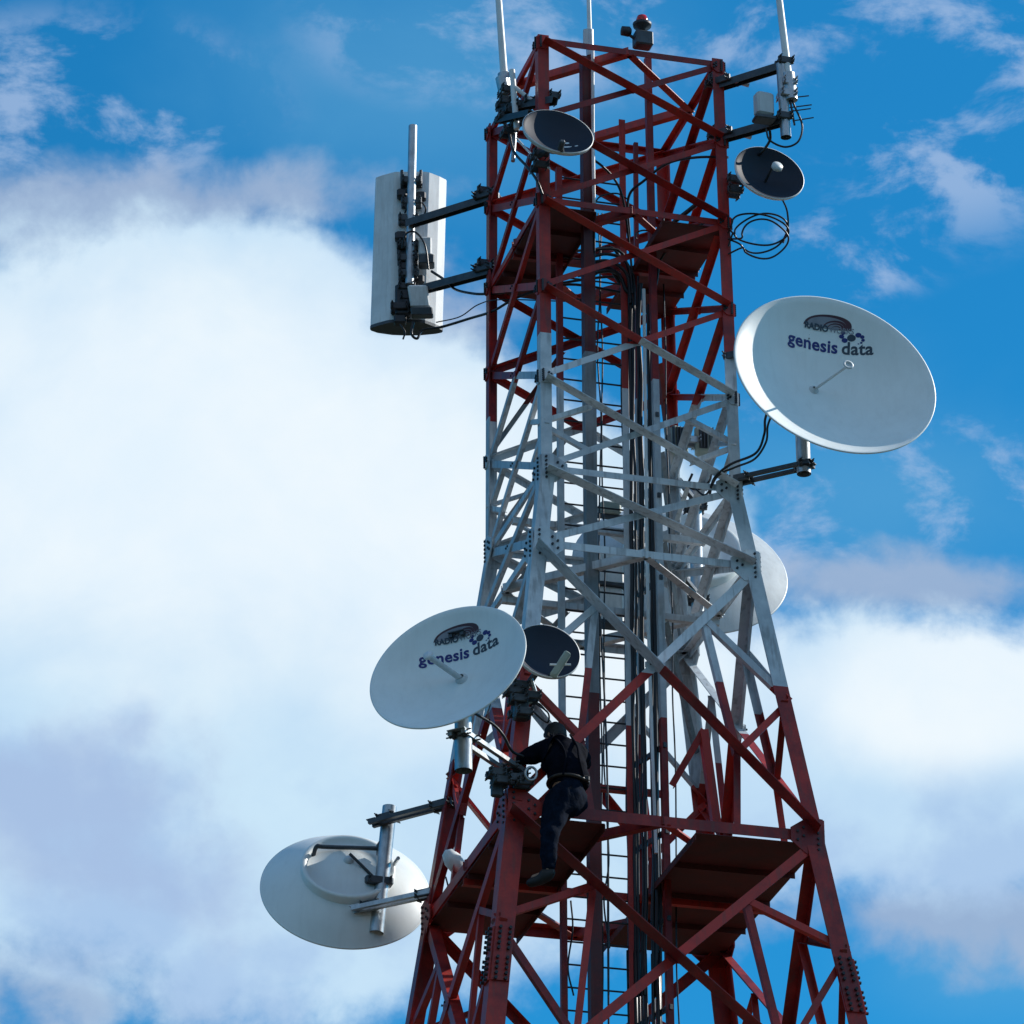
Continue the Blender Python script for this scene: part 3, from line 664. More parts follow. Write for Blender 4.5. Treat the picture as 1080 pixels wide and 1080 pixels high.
# coils at the right leg
for q, (cx_, cy_, rx_, ry_, tl_, lab) in enumerate(((803, 246, 28, 20, .18, 'widest loop'), (800, 242, 30, 17, -.12, 'upper loop'), (805, 252, 25, 20, .05, 'lowest loop'))):
    cc = []
    for i in range(22):
        a = math.pi*(.93+.02*q)-2*math.pi*i/23.; wv = 1+.07*math.sin(3*a+q)
        x = rx_*math.cos(a)*wv; y = ry_*math.sin(a)*(1+.06*math.sin(2*a+q*2)); cc.append(at(cx_+x*math.cos(tl_)-y*math.sin(tl_), cy_-y*math.cos(tl_)-x*math.sin(tl_), -1.0-.06*math.sin(a)-.02*q))
    cable('cable_coil', [at(768, 240+6*q, -.93)]+cc+[at(768, 252+8*q, -.93)], .009, lab+' of the slack black cable hung beside the right leg under the small dish', 'slack cable loops under the top right dish', k=4, cat='cable coil')
cable('jumper_cable', [at(824, 208, -1.3), at(830, 222, -1.15), at(831, 240, -1.0), at(826, 256, -1.0)], .009, 'black cable dropping from the top right dish into the slack loops')

# ------------------------------------------------------------------ obstruction lamp
t = thing('warning_lamp', at(677, 50, -.9), 'red aircraft warning lamp on a grey box at the tower top', 'warning lamp')
v = -.88
g = MB(); g.box(at(678, 42.5, v), EU, EV, EZ, .17, .14, .15, .012); g.build('junction_box', 'dull', t)
g = MB(); c = at(677.5, 35, v); g.lathe([(0, 0), (.03, 0), (.03, .04), (.085, .07), (.09, .10), (.06, .10), (0, .10)], c, EZ, 20); g.build('lamp_base', 'bolt', t)
g = MB(); c = c+EZ*.09; g.lathe([(.055, 0), (.058, .05), (.045, .09), (.02, .105), (0, .108)], c, EZ, 20); g.build('red_lens', 'redl', t)
g = MB(); g.tube([at(671, 42, v), at(664, 37, v)], .015, 8); c = at(660, 33, v); g.lathe([(0, -.05), (.045, -.04), (.05, .03), (.03, .05), (0, .05)], c, EU, 16); g.build('side_sensor', 'bolt', t)

# ------------------------------------------------------------------ panel antenna on the left
t = thing('panel_antenna', at(430, 345, 1.8), 'tall white sector panel antenna seen from behind on the upper left', 'panel antenna')
c = at(431, 264, 1.84)
pd = (RT-EZ*RT.z).normalized(); pn = pd.cross(EZ).normalized()   # pn: towards the camera
if pn.dot(CAM-c) < 0: pn = -pn
tl = R(1.6); pzv = (EZ*math.cos(tl)+pd*math.sin(tl)); 
W_, H_ = .345, .82
sec = [(-W_, -.045), (-W_*.98, -.02), (-W_*.80, .022), (-W_*.54, .070), (-W_*.46, .083), (-W_*.38, .087), (W_*.34, .087), (W_*.42, .082), (W_*.52, .068), (W_*.80, -.01), (W_*.98, -.075), (W_, -.10), (W_*.97, -.125), (W_*.8, -.15), (W_*.4, -.175), (0, -.18), (-W_*.4, -.165), (-W_*.8, -.12), (-W_*.97, -.075)]
g = MB(); g.prism(sec, c-pzv*H_, c+pzv*H_, pd, pn); g.build('panel_housing', 'offw', t)
g = MB(); s2 = [(a*1.01, b*1.02) for a, b in sec]; g.prism(s2, c-pzv*(H_+.012), c-pzv*(H_-.02), pd, pn); g.build('end_cap', 'dull', t)
mt = thing('pole_mount', corner(3, z_at_corner(3, 250)), 'white galvanised pipe on two side arms behind the sector panel antenna', 'mounting pole')
g = MB(); g.tube([at(432, 300, 1.62), at(435.5, 133, 1.62)], .042, 18); g.build('pipe', 'galv', mt)
for (x0, y0, x1, y1) in ((430, 233, 510, 207), (448, 301, 513, 284)):
    L_ = corner(3, z_at_corner(3, y1)); a = at(x0, y0, 1.6); d = (L_-a).normalized()
    g = MB(); channel(g, a, L_+d*.06, .075); g.build('side_arm', 'dull', mt)
    one_clamp(mt, L_, d, .22); one_clamp(mt, L_-d*.03+EZ*.05, EU, .16)
for x, y in ((434, 192), (434, 214), (431, 232), (431, 260), (430, 274), (431, 290)):
    one_clamp(mt, at(x, y, 1.68), pd, .2)
g = MB(); 
for s in (-1, 1): g.box(at(434+s*10, 190, 1.72), pd, pn, EZ, .03, .14, .16, .006)
g.box(at(434, 193, 1.70), pd, pn, EZ, .2, .06, .05, .006); g.build('tilt_bracket', 'dull', mt)
for x, y, w_ in ((424, 205, .10), (444, 208, .10), (423, 250, .12), (440, 296, .14), (422, 338, .12)):
    g = MB(); g.box(at(x, y, 1.72), pd, pn, EZ, w_, .10, .09, .015); g.tube(arc([at(x, y+4, 1.66), at(x+5, y+12, 1.64), at(x+3, y+20, 1.68)]), .009, 6); g.build('connector_block', 'bolt', mt)
r1 = thing('radio_box', at(449, 280, 1.6), 'upper small radio box with dark base behind the sector panel', 'radio unit', 'radio boxes on the panel antenna')
g = MB(); g.box(at(448.5, 262, 1.62), pd, pn, EZ, .13, .12, .20, .015); g.build('case', 'offw', r1)
g = MB(); g.box(at(450, 276, 1.6), pd, pn, EZ, .15, .14, .10, .01); g.build('base', 'dull', r1)
r2 = thing('radio_box', at(443, 330, 1.6), 'lower tilted radio box with white case below the upper one', 'radio unit', 'radio boxes on the panel antenna')
zt_ = (EZ+pn*.25-pd*.15).normalized()
g = MB(); g.box(at(442, 314, 1.6), pd, zt_.cross(pd), zt_, .19, .15, .22, .015); g.build('case', 'offw', r2)
g = MB(); g.box(at(445, 330, 1.57), pd, zt_.cross(pd), zt_, .21, .17, .08, .01); g.build('base', 'dull', r2)
g = MB(); random.seed(5)
for i in range(7): clamp(g, at(424+random.uniform(-3, 8), 262+i*10.5, 1.7), pd, .17)
g.box(at(425, 318, 1.72), pd, pn, EZ, .15, .12, .34, .02); g.box(at(427, 268, 1.72), pd, pn, EZ, .13, .10, .22, .02); 
tag(g.build('tilt_mechanism', 'bolt'), 'dark studded clamps and tilt gear fixed to the back of the sector panel', 'bracket')
cable('jumper_cable', [at(424, 262, 1.6), at(428, 247, 1.55), at(438, 245, 1.55), at(448, 258, 1.52), at(452, 284, 1.5)], .010, 'black cable looping over the upper radio box on the panel')
cable('jumper_cable', [at(455, 286, 1.5), at(470, 296, 1.4), at(480, 305, 1.3), at(495, 309, 1.1), at(512, 310, .9), at(548, 306, .6), at(640, 292, .2), at(668, 300, .05)], .013, 'thick black cable running from the upper radio box to the tower')
cable('jumper_cable', [at(436, 340, 1.6), at(434, 352, 1.6), at(440, 357, 1.6), at(446, 348, 1.6), at(465, 345, 1.5), at(495, 336, 1.2), at(520, 328, .8), at(550, 312, .5), at(600, 300, .3), at(664, 310, .1)], .013, 'black cable hooking under the sector panel and running to the tower')
cable('jumper_cable', [at(460, 340, 1.5), at(485, 334, 1.3), at(505, 321, 1.0), at(530, 316, .6), at(600, 318, .3)], .006, 'thin cable between the sector panel and the tower')

# ------------------------------------------------------------------ other equipment
for (px, py, v, w, d_, h, mm, lab, yaw) in (
    (714, 466, .75, .17, .16, .27, 'olive', 'left grey radio box among the braces behind the large right dish', .2),
    (742, 466, .55, .17, .16, .26, 'olive', 'right grey radio box among the braces behind the large right dish', -.3)):
    t = thing('radio_box', at(px, py+14, v), lab, 'radio unit', 'radio boxes inside the tower')
    roundbox('case', px, py, v, w, d_, h, mm, t, yaw)
    g = MB(); c = at(px, py, v)
    g.box(c-EV*(d_/2+.004), EU, EV, EZ, .14, .006, h*.85)
    for i in range(5): g.box(c-EV*(d_/2+.02)+EU*((i-2)*.03), EU, EV, EZ, .006, .035, h*.8)
    g.build('cooling_fins', 'dull', t)
    g = MB(); clamp(g, at(px+14 if px < 730 else px-12, py, v), EU, .12); g.build('clamp', 'galv', t)
t = thing('equipment_box', at(643, 540, .6), 'olive equipment box low behind the climbing ladder', 'equipment box')
roundbox('case', 643, 537, .6, .2, .12, .12, 'olive', t); g = MB(); g.box(at(643, 545, .6), EU, EV, EZ, .3, .04, .04); g.build('bracket', 'dull', t)
for x, y, lab in ((643, 600, 'upper'), (643, 640, 'lower')):
    t = thing('equipment_cabinet', at(x, y+18, .7), lab+' pale cabinet plate behind the ladder rungs', 'cabinet', 'pale cabinets behind the ladder')
    roundbox('case', x, y, .75, .24, .14, .36, 'offw', t); g = MB(); g.box(at(x, y+19, .72), EU, EV, EZ, .28, .16, .03); g.build('base', 'dull', t)
# mounting steel round front leg below the dishes
mt = thing('antenna_bracket', at(548, 735, -1.5), 'cluster of dark clamps on the front leg above the worker', 'bracket')
g = MB()
for x, y in ((548, 724), (546, 738), (552, 752), (541, 729), (560, 735)): one_clamp(mt, at(x, y, -1.45), EU, .15)
g.box(at(549, 740, -1.4), EU, EV, EZ, .12, .1, .34, .01); g.build('back_plate', 'dull', mt)
g = MB(); g.tube([at(560, 716, -1.5), at(566, 735, -1.45)], .02, 8); g.build('stub', 'galv', mt)
g = MB(); g.tube([at(556, 742, -1.4), at(568, 738, -1.4)], .015, 8); g.build('stub', 'galv', mt)
g = MB(); 
for x, y in ((523, 816), (528, 824), (543, 822), (552, 826)): clamp(g, at(x, y, -1.5), EU, .15)
g.box(at(524, 830, -1.45), EU, EV, EZ, .1, .06, .18, .01)
tag(g.build('clamp_cluster', 'dull'), 'dark clamps where the slanting side arm meets the front leg', 'clamp')
g = MB(); ring = [at(560+6*math.cos(a), 816+7*math.sin(a), -1.62) for a in [2*math.pi*i/16 for i in range(16)]]; g.tube(ring, .012, 8, closed=True)
tag(g.build('carabiner', 'galv'), "shiny steel ring hook hanging by the worker's left hip", 'hook')
cable('jumper_cable', [at(500, 752, -2.0), at(520, 764, -1.7), at(531, 776, -1.6), at(540, 792, -1.5), at(552, 798, -1.45)], .013, 'black cable from behind the left lettered dish to the front leg')
cable('cable_coil', [at(565, 742, -1.4), at(578, 752, -1.4), at(577, 762, -1.35), at(564, 752, -1.35), at(560, 744, -1.4), at(568, 742, -1.4), at(576, 750, -1.4)], .008, 'small black cable coil on the white brace above the worker', cat='cable coil')
# white wrapped feed seen past the left leg
t = thing('wrapped_antenna', at(478, 912, .6), 'small white wrapped antenna tucked behind the left leg', 'antenna')
g = MB(); c = at(479, 909, .7); ax = (RT*.55-UP*.8).normalized()
g.lathe([(0, -.13), (.05, -.11), (.085, -.02), (.08, .05), (.05, .11), (0, .13)], c, ax, 14); o = g.build('cover', 'offw', t)
for vv in o.data.vertices: vv.co += V((noise.noise(vv.co*9), noise.noise(vv.co*9+V((5, 0, 0))), noise.noise(vv.co*9+V((0, 7, 0)))))*.02
g = MB(); g.tube([c+ax*.1, at(492, 938, .5)], .02, 8); g.tube([at(486, 940, .5), at(500, 926, .4)], .015, 8); clamp(g, at(492, 934, .45), EU, .12); g.build('bracket', 'dull', t)
cable('jumper_cable', [at(470, 925, .9), at(476, 942, .8), at(490, 948, .6), at(498, 938, .5), at(490, 928, .6)], .008, 'thin black cable loops beside the wrapped antenna')
for x0, ya, yb, v in ((640, 862, 1000, -.3), (689, 640, 860, -.2), (602, 950, 1050, 0)):
    cable('hanging_cable', [at(x0, ya, v), at(x0+2, (ya+yb)/2-20, v), at(x0-3, (ya+yb)/2+20, v), at(x0+3, yb, v)], .008, {640: 'thin cable hanging from the platform edge beside the ladder', 689: 'thin cable hanging right of the cable bundle', 602: 'thin cable hanging by the left ladder rail low down'}[x0])
for pts, r, lab in (
    ([(625, 222), (632, 208), (650, 204), (662, 210)], .008, 'thin cable arching between support column and ladder near the upper platform'),
    ([(627, 270), (640, 268), (655, 272), (664, 284), (667, 310)], .016, 'upper black cable curving over into the top of the bundle'),
    ([(627, 276), (640, 275), (652, 280), (662, 292), (665, 320)], .016, 'lower black cable curving over into the top of the bundle'),
    ([(671, 252), (671, 246), (678, 243), (688, 244)], .008, 'hooked thin cable end above the cable bundle'),
    ([(730, 500), (726, 512), (736, 516), (748, 508), (750, 494), (744, 486)], .012, 'black cable loop under the radio boxes inside the tower')):
    cable('jumper_cable', [at(x, y, -.1) for x, y in pts], r, lab)

# ------------------------------------------------------------------ the worker
def skin_mesh(name, chains, m, parent, sub=2, root=None):
    """chains: list of [(point, radius), ...]; points closer than 1 mm are shared joints"""
    vs, es, rs = [], [], []
    def idx(p, r):
        for i, q in enumerate(vs):
            if (q-p).length < .001: return i
        vs.append(p.copy()); rs.append(r); return len(vs)-1
    for ch in chains:
        pr = None
        for p, r in ch:
            i = idx(p, r)
            if pr is not None and pr != i: es.append((pr, i))
            pr = i
    me = bpy.data.meshes.new(name); me.from_pydata([tuple(v) for v in vs], es, [])
    o = link(name, me, parent, m)
    sk = o.modifiers.new('skin', 'SKIN'); sk.use_smooth_shade = True
    lay = me.skin_vertices[0].data if me.skin_vertices else None
    if lay is None:
        bm = bmesh.new(); bm.from_mesh(me); bm.verts.layers.skin.verify(); bm.to_mesh(me); bm.free(); lay = me.skin_vertices[0].data
    for i, r in enumerate(rs):
        lay[i].radius = (r if isinstance(r, tuple) else (r, r)); lay[i].use_root = (i == 0)
    ss = o.modifiers.new('sub', 'SUBSURF'); ss.levels = sub; ss.render_levels = sub
    if name in ('jacket', 'trousers'):
        ss.levels = ss.render_levels = 3
        tx = bpy.data.textures.new(name+'_folds', 'CLOUDS'); tx.noise_scale = .085; tx.noise_depth = 3
        dm = o.modifiers.new('folds', 'DISPLACE'); dm.texture = tx; dm.strength = .045; dm.mid_level = .5
    return o
HF = -hw(ZL[7])                              # v of the front-right face at his height
def W(px, py, dv): return at(px, py, HF+dv)
pel = W(597, 842, -.16); waist = W(600, 818, -.14); chest = W(595, 797, -.10); neck = W(588, 783, -.02); headc = W(586, 776, .05)
shL, shR = W(569, 792, -.02), W(611, 793, -.06)
elL, haL = W(553, 800, .02), W(541, 803, .10)
elR, haR = W(617, 808, .16), W(606, 800, .32)
hipL, knL, anL = W(588, 848, -.18), W(579, 884, -.24), W(578, 922, -.22)
hipR, knR, anR = W(604, 846, -.10), W(601, 838, .26), W(600, 851, .30)
per = thing('person', anL, 'worker in dark jacket and trousers seen from behind, climbing at the front leg', 'person')
def hand(pw, d, side):
    """five chains of fingers on a palm; returns chains"""
    d = d.normalized(); s = d.cross(EZ).normalized()*side; n = s.cross(d)
    palm = pw+d*.07; ch = [[(pw, .024), (pw+d*.035, .03), (palm, .032)]]
    for j, (o_, L_) in enumerate(((-.028, .062), (-.010, .072), (.010, .068), (.028, .055))):
        b = palm+s*o_-d*.01; k1 = palm+s*o_*1.1+d*L_*.55; k2 = k1+d*L_*.2-n*side*L_*.5; k3 = k2-d*L_*.3-n*side*L_*.2
        ch.append([(palm, .032), (b+d*.02, .0095), (k1, .009), (k2, .0085), (k3, .008)])
    tb = pw+d*.03-s*.03; ch.append([(pw+d*.035, .03), (tb, .012), (tb+d*.035-s*.015-n*side*.02, .0105), (tb+d*.06-n*side*.035, .009)])
    return ch
body = [[(pel, .13), (waist, .115), (chest, .13), (neck-UP*0, .062), (lerp(neck, headc, .6), .055)],
        [(chest, .13), (shL, .062), (lerp(shL, elL, .5), .05), (elL, .043), (haL, .028)],
        [(chest, .13), (shR, .062), (lerp(shR, elR, .5), .05), (elR, .043), (haR, .028)],
        [(pel, .13), (hipL, .095), (lerp(hipL, knL, .5), .08), (knL, .062), (lerp(knL, anL, .4), .056), (anL, .04), (anL-RT*.14+EV*.02-EZ*.04, .035)],
        [(pel, .13), (hipR, .095), (lerp(hipR, knR, .5), .08), (knR, .062), (lerp(knR, anR, .4), .056), (anR, .04), (anR+EV*.16-EZ*.04, .035)]]
body += hand(haL, haL-elL+EV*.03, 1)+hand(haR, EV*.2-EU*.3, -1)
body = [[(p, r) for p, r in ch] for ch in body]
skin_mesh('body', body, 'skin', per)
# head: an ellipsoid with face, turned away and down to the left
hd = MB(); f_ = (EV*.75-EU*.55-EZ*.35).normalized(); sx = f_.cross(EZ).normalized(); hu = sx.cross(f_)
hv = []; N1, N2 = 20, 14
def headpt(th, ph, s=1.0):
    x = math.sin(ph)*math.cos(th); y = math.sin(ph)*math.sin(th); z = math.cos(ph)
    w = .078*(1-.18*max(0, -z)); l = .098*(1-.10*max(0, -z)); return headc+(sx*x*w+f_*(y*l+.01*max(0, -z))+hu*z*.115)*s
vs = [headpt(2*math.pi*i/N1, math.pi*j/N2) for j in range(N2+1) for i in range(N1)]
fs = [[j*N1+i, j*N1+(i+1) % N1, (j+1)*N1+(i+1) % N1, (j+1)*N1+i] for j in range(N2) for i in range(N1)]
hd.add(vs, fs, True)
hd.lathe([(.014, 0), (.017, .012), (.008, .028), (0, .03)], headc+f_*.085-hu*.015, (f_-hu*.3), 10)
for s in (-1, 1): hd.lathe([(.005, -.008), (.022, -.006), (.026, .002), (.012, .006), (0, .002)], headc+sx*s*.078-hu*.01, sx*s+f_*-.3, 12)
hd.lathe([(.022, 0), (.018, .006), (0, .006)], headc+f_*.086-hu*.055, f_, 12)
hd.build('head', 'skin', per)
ey = MB()
for s in (-1, 1): ey.lathe([(.011, 0), (.008, .006), (0, .008)], headc+f_*.088+sx*s*.03+hu*.012, f_, 10)
ey.build('eyes', 'hair', per)
hr = MB(); vs = []; N2b = 12
for j in range(N2b+1):
    for i in range(N1):
        th = 2*math.pi*i/N1; front = max(0, math.sin(th)); phm = math.pi*(.72-.34*front**.7); p = headpt(th, phm*j/N2b, 1.12)
        vs.append(p+(noise.noise(p*30)*.006)*(p-headc).normalized())
hr.add(vs, [[j*N1+i, j*N1+(i+1) % N1, (j+1)*N1+(i+1) % N1, (j+1)*N1+i] for j in range(N2b) for i in range(N1)], True); hr.build('hair', 'hair', per)
j_ = [[(lerp(waist, pel, .55), .185), (lerp(waist, pel, .3), .185), (waist, .195), (lerp(waist, chest, .5), .205), (chest, .19), (lerp(chest, neck, .6), .14), (neck, .10), (lerp(neck, headc, .35), .085)],
      [(chest, .19), (lerp(chest, shL, .6), .125), (shL, .10), (lerp(shL, elL, .5), .088), (elL, .075), (lerp(elL, haL, .85), .045)],
      [(chest, .19), (lerp(chest, shR, .6), .125), (shR, .092), (lerp(shR, elR, .5), .078), (elR, .066), (lerp(elR, haR, .9), .042)]]
skin_mesh('jacket', j_, 'jacket', per)
tr = [[(lerp(waist, pel, .1), .155), (lerp(waist, pel, .5), .175), (pel, .185), (hipL, .14), (lerp(hipL, knL, .5), .105), (knL, .08), (lerp(knL, anL, .5), .072), (lerp(knL, anL, .93), .062)],
      [(pel, .20), (hipR, .135), (lerp(hipR, knR, .5), .098), (knR, .08), (lerp(knR, anR, .5), .07), (lerp(knR, anR, .93), .06)]]
skin_mesh('trousers', tr, 'trousers', per)
b = MB(); bc = lerp(waist, pel, .32); ring = [bc+EU*.172*math.cos(a)+EV*.172*math.sin(a)+EZ*.01*math.sin(a*2) for a in [2*math.pi*i/28 for i in range(28)]]
b.tube(ring, .016, 8, closed=True); b.box(bc+EU*.11-EV*.13, EU, EV, EZ, .08, .04, .05, .01); b.build('belt', 'belt', per)
hn = MB()
for q in (-1, 1): hn.tube(arc([bc+EU*.09*q-EV*.165, lerp(waist, chest, .5)+EU*.06*q-EV*.175, chest+EU*.07*q-EV*.155+EZ*.03, lerp(neck, shL if q < 0 else shR, .5)-EV*.06+EZ*.09]), .010, 6)
hn.build('harness_straps', 'jacket', per)
for an, fd in ((anL, (-RT*.9+EV*.1-EZ*.12)), (anR, (EV*1.0-EZ*.1))):
    fd = fd.normalized()
    skin_mesh('boot', [[(an+EZ*.06, .058), (an, .058), (an-EZ*.035+fd*.05, .05), (an-EZ*.05+fd*.12, .047), (an-EZ*.055+fd*.19, .034)], [(an, .058), (an-EZ*.035-fd*.045, .045)]], 'boot', per)

# ------------------------------------------------------------------ ground
def sheet(name, pts, z, m):
    me = bpy.data.meshes.new(name); me.from_pydata([(x, y, z) for x, y in pts], [], [list(range(len(pts)))]); return tag(link(name, me, None, m), kind='structure')
sheet('ground', [(-3000, -3000), (3000, -3000), (3000, 3000), (-3000, 3000)], 0, 'grass')
sheet('gravel_yard', [(TO.x+EU.x*a*9+EV.x*b_*9, TO.y+EU.y*a*9+EV.y*b_*9) for a, b_ in ((-1, -1), (1, -1), (1, 1), (-1, 1))], .02, 'earth')

hb = MB(); NH = 180; vs = []; 
for i in range(NH):
    a = 2*math.pi*i/NH; p = V((math.cos(a), math.sin(a), 0)); h = 190+170*noise.noise(p*1.7)+60*noise.noise(p*6)+22*noise.noise(p*19)
    vs += [p*1150-EZ*3, p*1500+EZ*h*.62, p*1900+EZ*(h+25*noise.noise(p*31)), p*2700-EZ*3]
hb.add(vs, [[i*4+k, ((i+1) % NH)*4+k, ((i+1) % NH)*4+k+1, i*4+k+1] for i in range(NH) for k in range(3)], True)
tag(hb.build('hill_blocker_ring', 'hill_blocker'), kind='structure')  # out-of-view hill ring added to block horizon light and darken undersides

# ------------------------------------------------------------------ light and sky
SUN = V((.745, .325, .60)).normalized()
sl = bpy.data.lights.new('sun', 'SUN'); sl.energy = 5.0; sl.angle = R(.5); sl.color = (1, .95, .88)
so = bpy.data.objects.new('sun', sl); COL.objects.link(so); so.rotation_euler = (-SUN).to_track_quat('-Z', 'Y').to_euler(); so.location = (30, 20, 60)
w = bpy.data.worlds.new('World'); S.world = w; w.use_nodes = True; nt = w.node_tree; L = nt.links.new
for n in list(nt.nodes): nt.nodes.remove(n)
out = nt.nodes.new('ShaderNodeOutputWorld'); bg = nt.nodes.new('ShaderNodeBackground'); L(bg.outputs[0], out.inputs[0])
sky = nt.nodes.new('ShaderNodeTexSky'); sky.sky_type = 'NISHITA'; sky.sun_disc = False
sky.sun_elevation = math.asin(SUN.z); sky.sun_rotation = math.atan2(SUN.x, SUN.y); sky.air_density = 1.0; sky.dust_density = .3; sky.ozone_density = 3.0
tc = nt.nodes.new('ShaderNodeTexCoord')
def mth(op, a, b=None, c=None, clamp_=False):
    n = nt.nodes.new('ShaderNodeMath'); n.operation = op; n.use_clamp = clamp_
    for i, x in enumerate((a, b, c)):
        if x is None: continue
        if isinstance(x, (int, float)): n.inputs[i].default_value = x
        else: L(x, n.inputs[i])
    return n.outputs[0]
def vdot(vec):
    n = nt.nodes.new('ShaderNodeVectorMath'); n.operation = 'DOT_PRODUCT'; L(tc.outputs['Generated'], n.inputs[0]); n.inputs[1].default_value = vec; return n.outputs['Value']
# direction components in a sky frame centred on the tower's part of the sky (radians * 10)
FC, FR, FU = fw, RT, UP
X_ = mth('MULTIPLY', vdot(tuple(FR)), 10.0); Y_ = mth('MULTIPLY', vdot(tuple(FU)), 10.0); Zf = vdot(tuple(FC))
# picture half-extent is about 1.0 in these units
cmb = nt.nodes.new('ShaderNodeCombineXYZ'); L(X_, cmb.inputs[0]); L(Y_, cmb.inputs[1]); L(mth('MULTIPLY', Zf, 6.0), cmb.inputs[2])
def nz(scale, detail, rough, off=(0, 0, 0), sc=(1, 1, 1), dist=0.0, src=None):
    mp = nt.nodes.new('ShaderNodeMapping'); mp.inputs['Location'].default_value = off; mp.inputs['Scale'].default_value = sc
    L(src if src else cmb.outputs[0], mp.inputs['Vector'])
    n = nt.nodes.new('ShaderNodeTexNoise'); n.inputs['Scale'].default_value = scale; n.inputs['Detail'].default_value = detail; n.inputs['Roughness'].default_value = rough
    n.inputs['Distortion'].default_value = dist; L(mp.outputs[0], n.inputs['Vector']); return n
def s01(x, a, b):
    n = nt.nodes.new('ShaderNodeMapRange'); n.interpolation_type = 'SMOOTHSTEP'; L(x, n.inputs['Value']); n.inputs['From Min'].default_value = a; n.inputs['From Max'].default_value = b; return n.outputs[0]
n1 = nz(2.3, 8, .55, (0, 0, 0), (1, 1.15, 1), .3); n2 = nz(8, 6, .55, (3, 1, 0), (1, 1, 1), .2); n3 = nz(1.6, 5, .55, (7, 3, 2))
W1 = mth('SUBTRACT', n1.outputs['Fac'], .5); W2 = mth('SUBTRACT', n2.outputs['Fac'], .5); W3 = mth('SUBTRACT', n3.outputs['Fac'], .5)
def px2(px, py): return ((px-540)/537.2, (540-py)/537.2)
def blob(px, py, rx, ry, rot=0, wob=.9, soft=(.0, 1.0)):
    """smooth ellipse of cloud around a direction; rx, ry in picture pixels"""
    cx, cy = px2(px, py); a, b_ = rx/537.2, ry/537.2; c, s = math.cos(rot), math.sin(rot)
    dx = mth('SUBTRACT', X_, cx); dy = mth('SUBTRACT', Y_, cy)
    u_ = mth('ADD', mth('MULTIPLY', dx, c/a), mth('MULTIPLY', dy, s/a)); v_ = mth('SUBTRACT', mth('MULTIPLY', dy, c/b_), mth('MULTIPLY', dx, s/b_))
    r2 = mth('ADD', mth('MULTIPLY', u_, u_), mth('MULTIPLY', v_, v_)); return mth('SUBTRACT', 1.0, mth('SQRT', r2))
def vmax(*a):
    r = a[0]
    for x in a[1:]:
        n = nt.nodes.new('ShaderNodeMath'); n.operation = 'SMOOTH_MAX'; L(r, n.inputs[0]); L(x, n.inputs[1]); n.inputs[2].default_value = .25; r = n.outputs[0]
    return r
# main cumulus: big bright mass on the left, running right behind the tower lower down
mass = vmax(blob(150, 560, 470, 330, -.1), blob(215, 345, 235, 122, .1), blob(300, 780, 540, 330), blob(420, 440, 170, 110, -.3), blob(900, 800, 420, 165, .02), blob(600, 600, 200, 165))
n5 = nz(26, 6, .65, (1, 6, 2)); W5 = mth('SUBTRACT', n5.outputs['Fac'], .5)
edge = mth('ADD', mass, mth('ADD', mth('MULTIPLY', W1, .62), mth('ADD', mth('MULTIPLY', W2, .30), mth('MULTIPLY', W5, .10))))
massM = s01(edge, -.07, .22)
# grey-lilac veil round its edge
veil = vmax(blob(150, 225, 330, 60, .05), blob(40, 240, 150, 55, .05), blob(450, 330, 110, 90), blob(960, 612, 230, 48, -.02), blob(960, 960, 330, 70), blob(100, 1010, 340, 110))
veilM = mth('MULTIPLY', s01(mth('ADD', veil, mth('ADD', mth('MULTIPLY', W1, 2.2), mth('MULTIPLY', W2, 1.2))), -.05, .75), .85)
# thin wisps in the blue
wn = nz(3.6, 10, .62, (2, 5, 1), (1, 1.5, 1), .25)
wmask = vmax(blob(1000, 120, 170, 150), blob(880, 270, 120, 60), blob(540, 30, 230, 90), blob(920, 530, 280, 120), blob(60, 120, 240, 110), blob(900, 40, 240, 60))
wisp = mth('MULTIPLY', s01(wn.outputs['Fac'], .47, .64), s01(wmask, -.2, .5)); wisp = mth('MULTIPLY', wisp, .68)
# unseen cloud bank behind the camera, added to light the tower's front
far = s01(mth('ADD', mth('MULTIPLY', X_, X_), mth('MULTIPLY', Y_, Y_)), 3.0, 9.0)
fn = nz(.42, 8, .6, (1, 2, 4)); zc = nt.nodes.new('ShaderNodeSeparateXYZ'); L(tc.outputs['Generated'], zc.inputs[0])
fillM = mth('MULTIPLY', mth('MULTIPLY', s01(fn.outputs['Fac'], .40, .62), far), mth('MULTIPLY', mth('MULTIPLY', s01(zc.outputs['Z'], .05, .5), s01(mth('MULTIPLY', zc.outputs['Y'], -1.0), -.15, .5)), .95))
near = mth('SUBTRACT', 1.0, far)
massM = mth('MULTIPLY', massM, near)
# bits of blue low down
hole = vmax(blob(60, 1055, 130, 40), blob(1020, 1020, 150, 55), blob(880, 1000, 60, 40))
holeM = mth('MULTIPLY', s01(mth('ADD', hole, mth('MULTIPLY', W1, 1.6)), .0, .6), .75)
massM = mth('MULTIPLY', massM, mth('SUBTRACT', 1.0, holeM))
def col(r, g, b_): 
    n = nt.nodes.new('ShaderNodeRGB'); n.outputs[0].default_value = (r, g, b_, 1); return n.outputs[0]
def mixc(f, a, b_):
    n = nt.nodes.new('ShaderNodeMix'); n.data_type = 'RGBA'; L(f, n.inputs['Factor']); L(a, n.inputs[6]); L(b_, n.inputs[7]); return n.outputs[2]
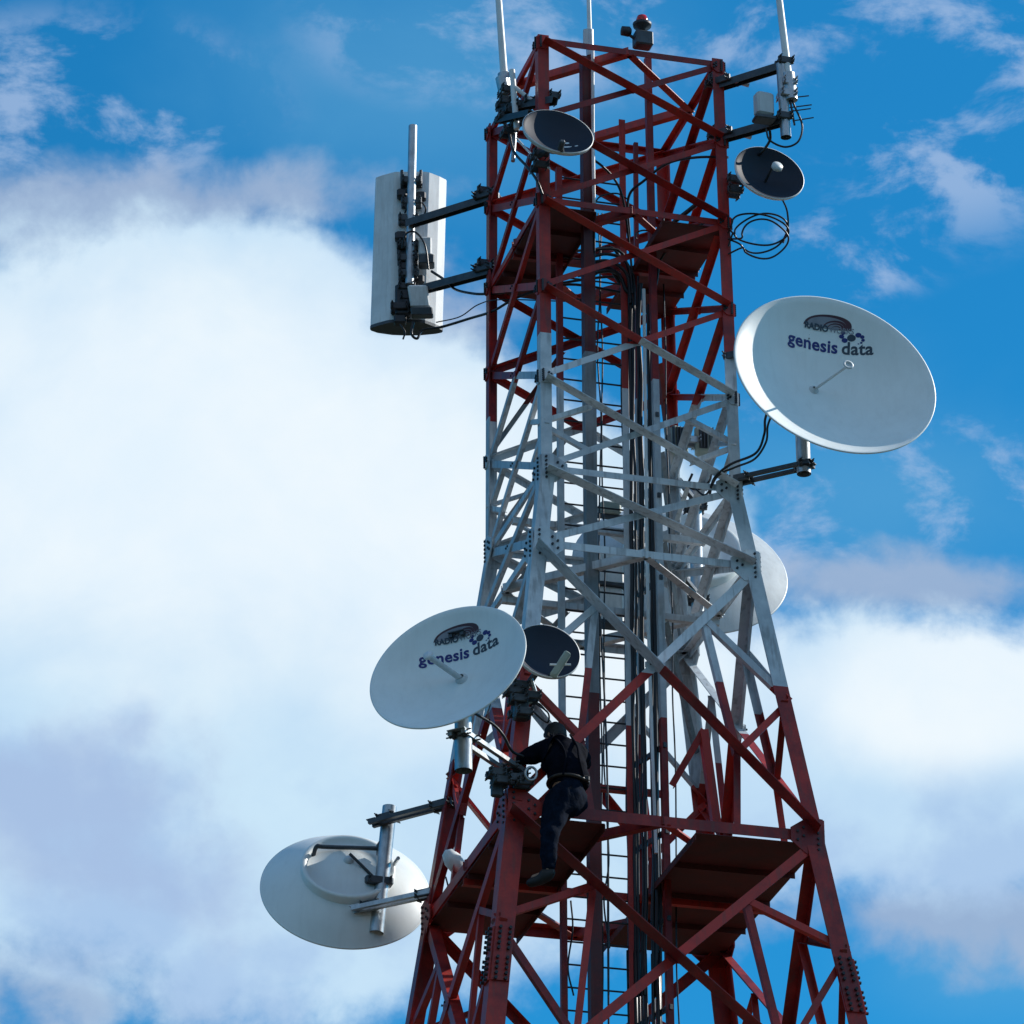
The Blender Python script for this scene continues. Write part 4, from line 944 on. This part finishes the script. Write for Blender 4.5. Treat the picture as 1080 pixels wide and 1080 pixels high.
# cloud tone: bright body, bluer and greyer towards its base
core = vmax(blob(230, 500, 430, 260), blob(560, 640, 300, 170), blob(1000, 730, 190, 90))
ct_ = s01(mth('ADD', core, mth('ADD', mth('MULTIPLY', W3, .7), mth('MULTIPLY', W1, .45))), -.25, .55)
bil = s01(mth('ADD', mth('MULTIPLY', W1, 1.0), mth('MULTIPLY', W2, .35)), -.4, .45)
ccol = mixc(ct_, mixc(bil, col(.50, .70, .91), col(.62, .82, .96)), mixc(bil, col(.76, .89, 1.0), col(.90, .965, 1.0)))
dk = nz(2.2, 6, .55, (9, 1, 3)); dkm = mth('MULTIPLY', s01(dk.outputs['Fac'], .46, .66), mth('MULTIPLY', s01(vmax(blob(90, 850, 300, 140), blob(180, 1000, 420, 140), blob(980, 930, 260, 120)), -.3, .5), .75))
dk2 = mth('MULTIPLY', s01(mth('ADD', vmax(blob(40, 840, 190, 80, .2), blob(110, 920, 220, 75, -.25)), mth('ADD', mth('MULTIPLY', W1, 2.2), mth('MULTIPLY', W2, 1.8))), -.05, 1.0), .5)
ccol = mixc(dkm, ccol, col(.36, .53, .80)); ccol = mixc(dk2, ccol, col(.36, .47, .72))
# clear sky: Nishita, graded as the camera saw it
sc_ = nt.nodes.new('ShaderNodeMix'); sc_.data_type = 'RGBA'; sc_.blend_type = 'MULTIPLY'; sc_.inputs['Factor'].default_value = 1; L(sky.outputs[0], sc_.inputs[6]); sc_.inputs[7].default_value = (.012, .104, .140, 1)
skc = sc_.outputs[2]
thin = mth('MULTIPLY', s01(mth('ADD', vmax(blob(930, 520, 300, 150), blob(470, 90, 320, 170), blob(1040, 1010, 200, 90)), W1), -.2, 1.0), .38)
skc = mixc(mth('MULTIPLY', thin, near), skc, col(.15, .44, .70))
c1 = mixc(wisp, skc, col(.40, .54, .78)); c2 = mixc(mth('MULTIPLY', veilM, near), c1, col(.36, .47, .66)); c3 = mixc(massM, c2, ccol); c4 = mixc(fillM, c3, col(.74, .78, .82))
L(c4, bg.inputs['Color']); bg.inputs['Strength'].default_value = 1.0

# ------------------------------------------------------------------ render settings
S.render.engine = 'CYCLES'
S.view_settings.view_transform = 'Standard'; S.view_settings.look = 'None'; S.view_settings.exposure = 0; S.view_settings.gamma = 1
S.render.resolution_x = 1024; S.render.resolution_y = 1024
for o in bpy.data.objects:
    if '_org' in o: del o['_org']
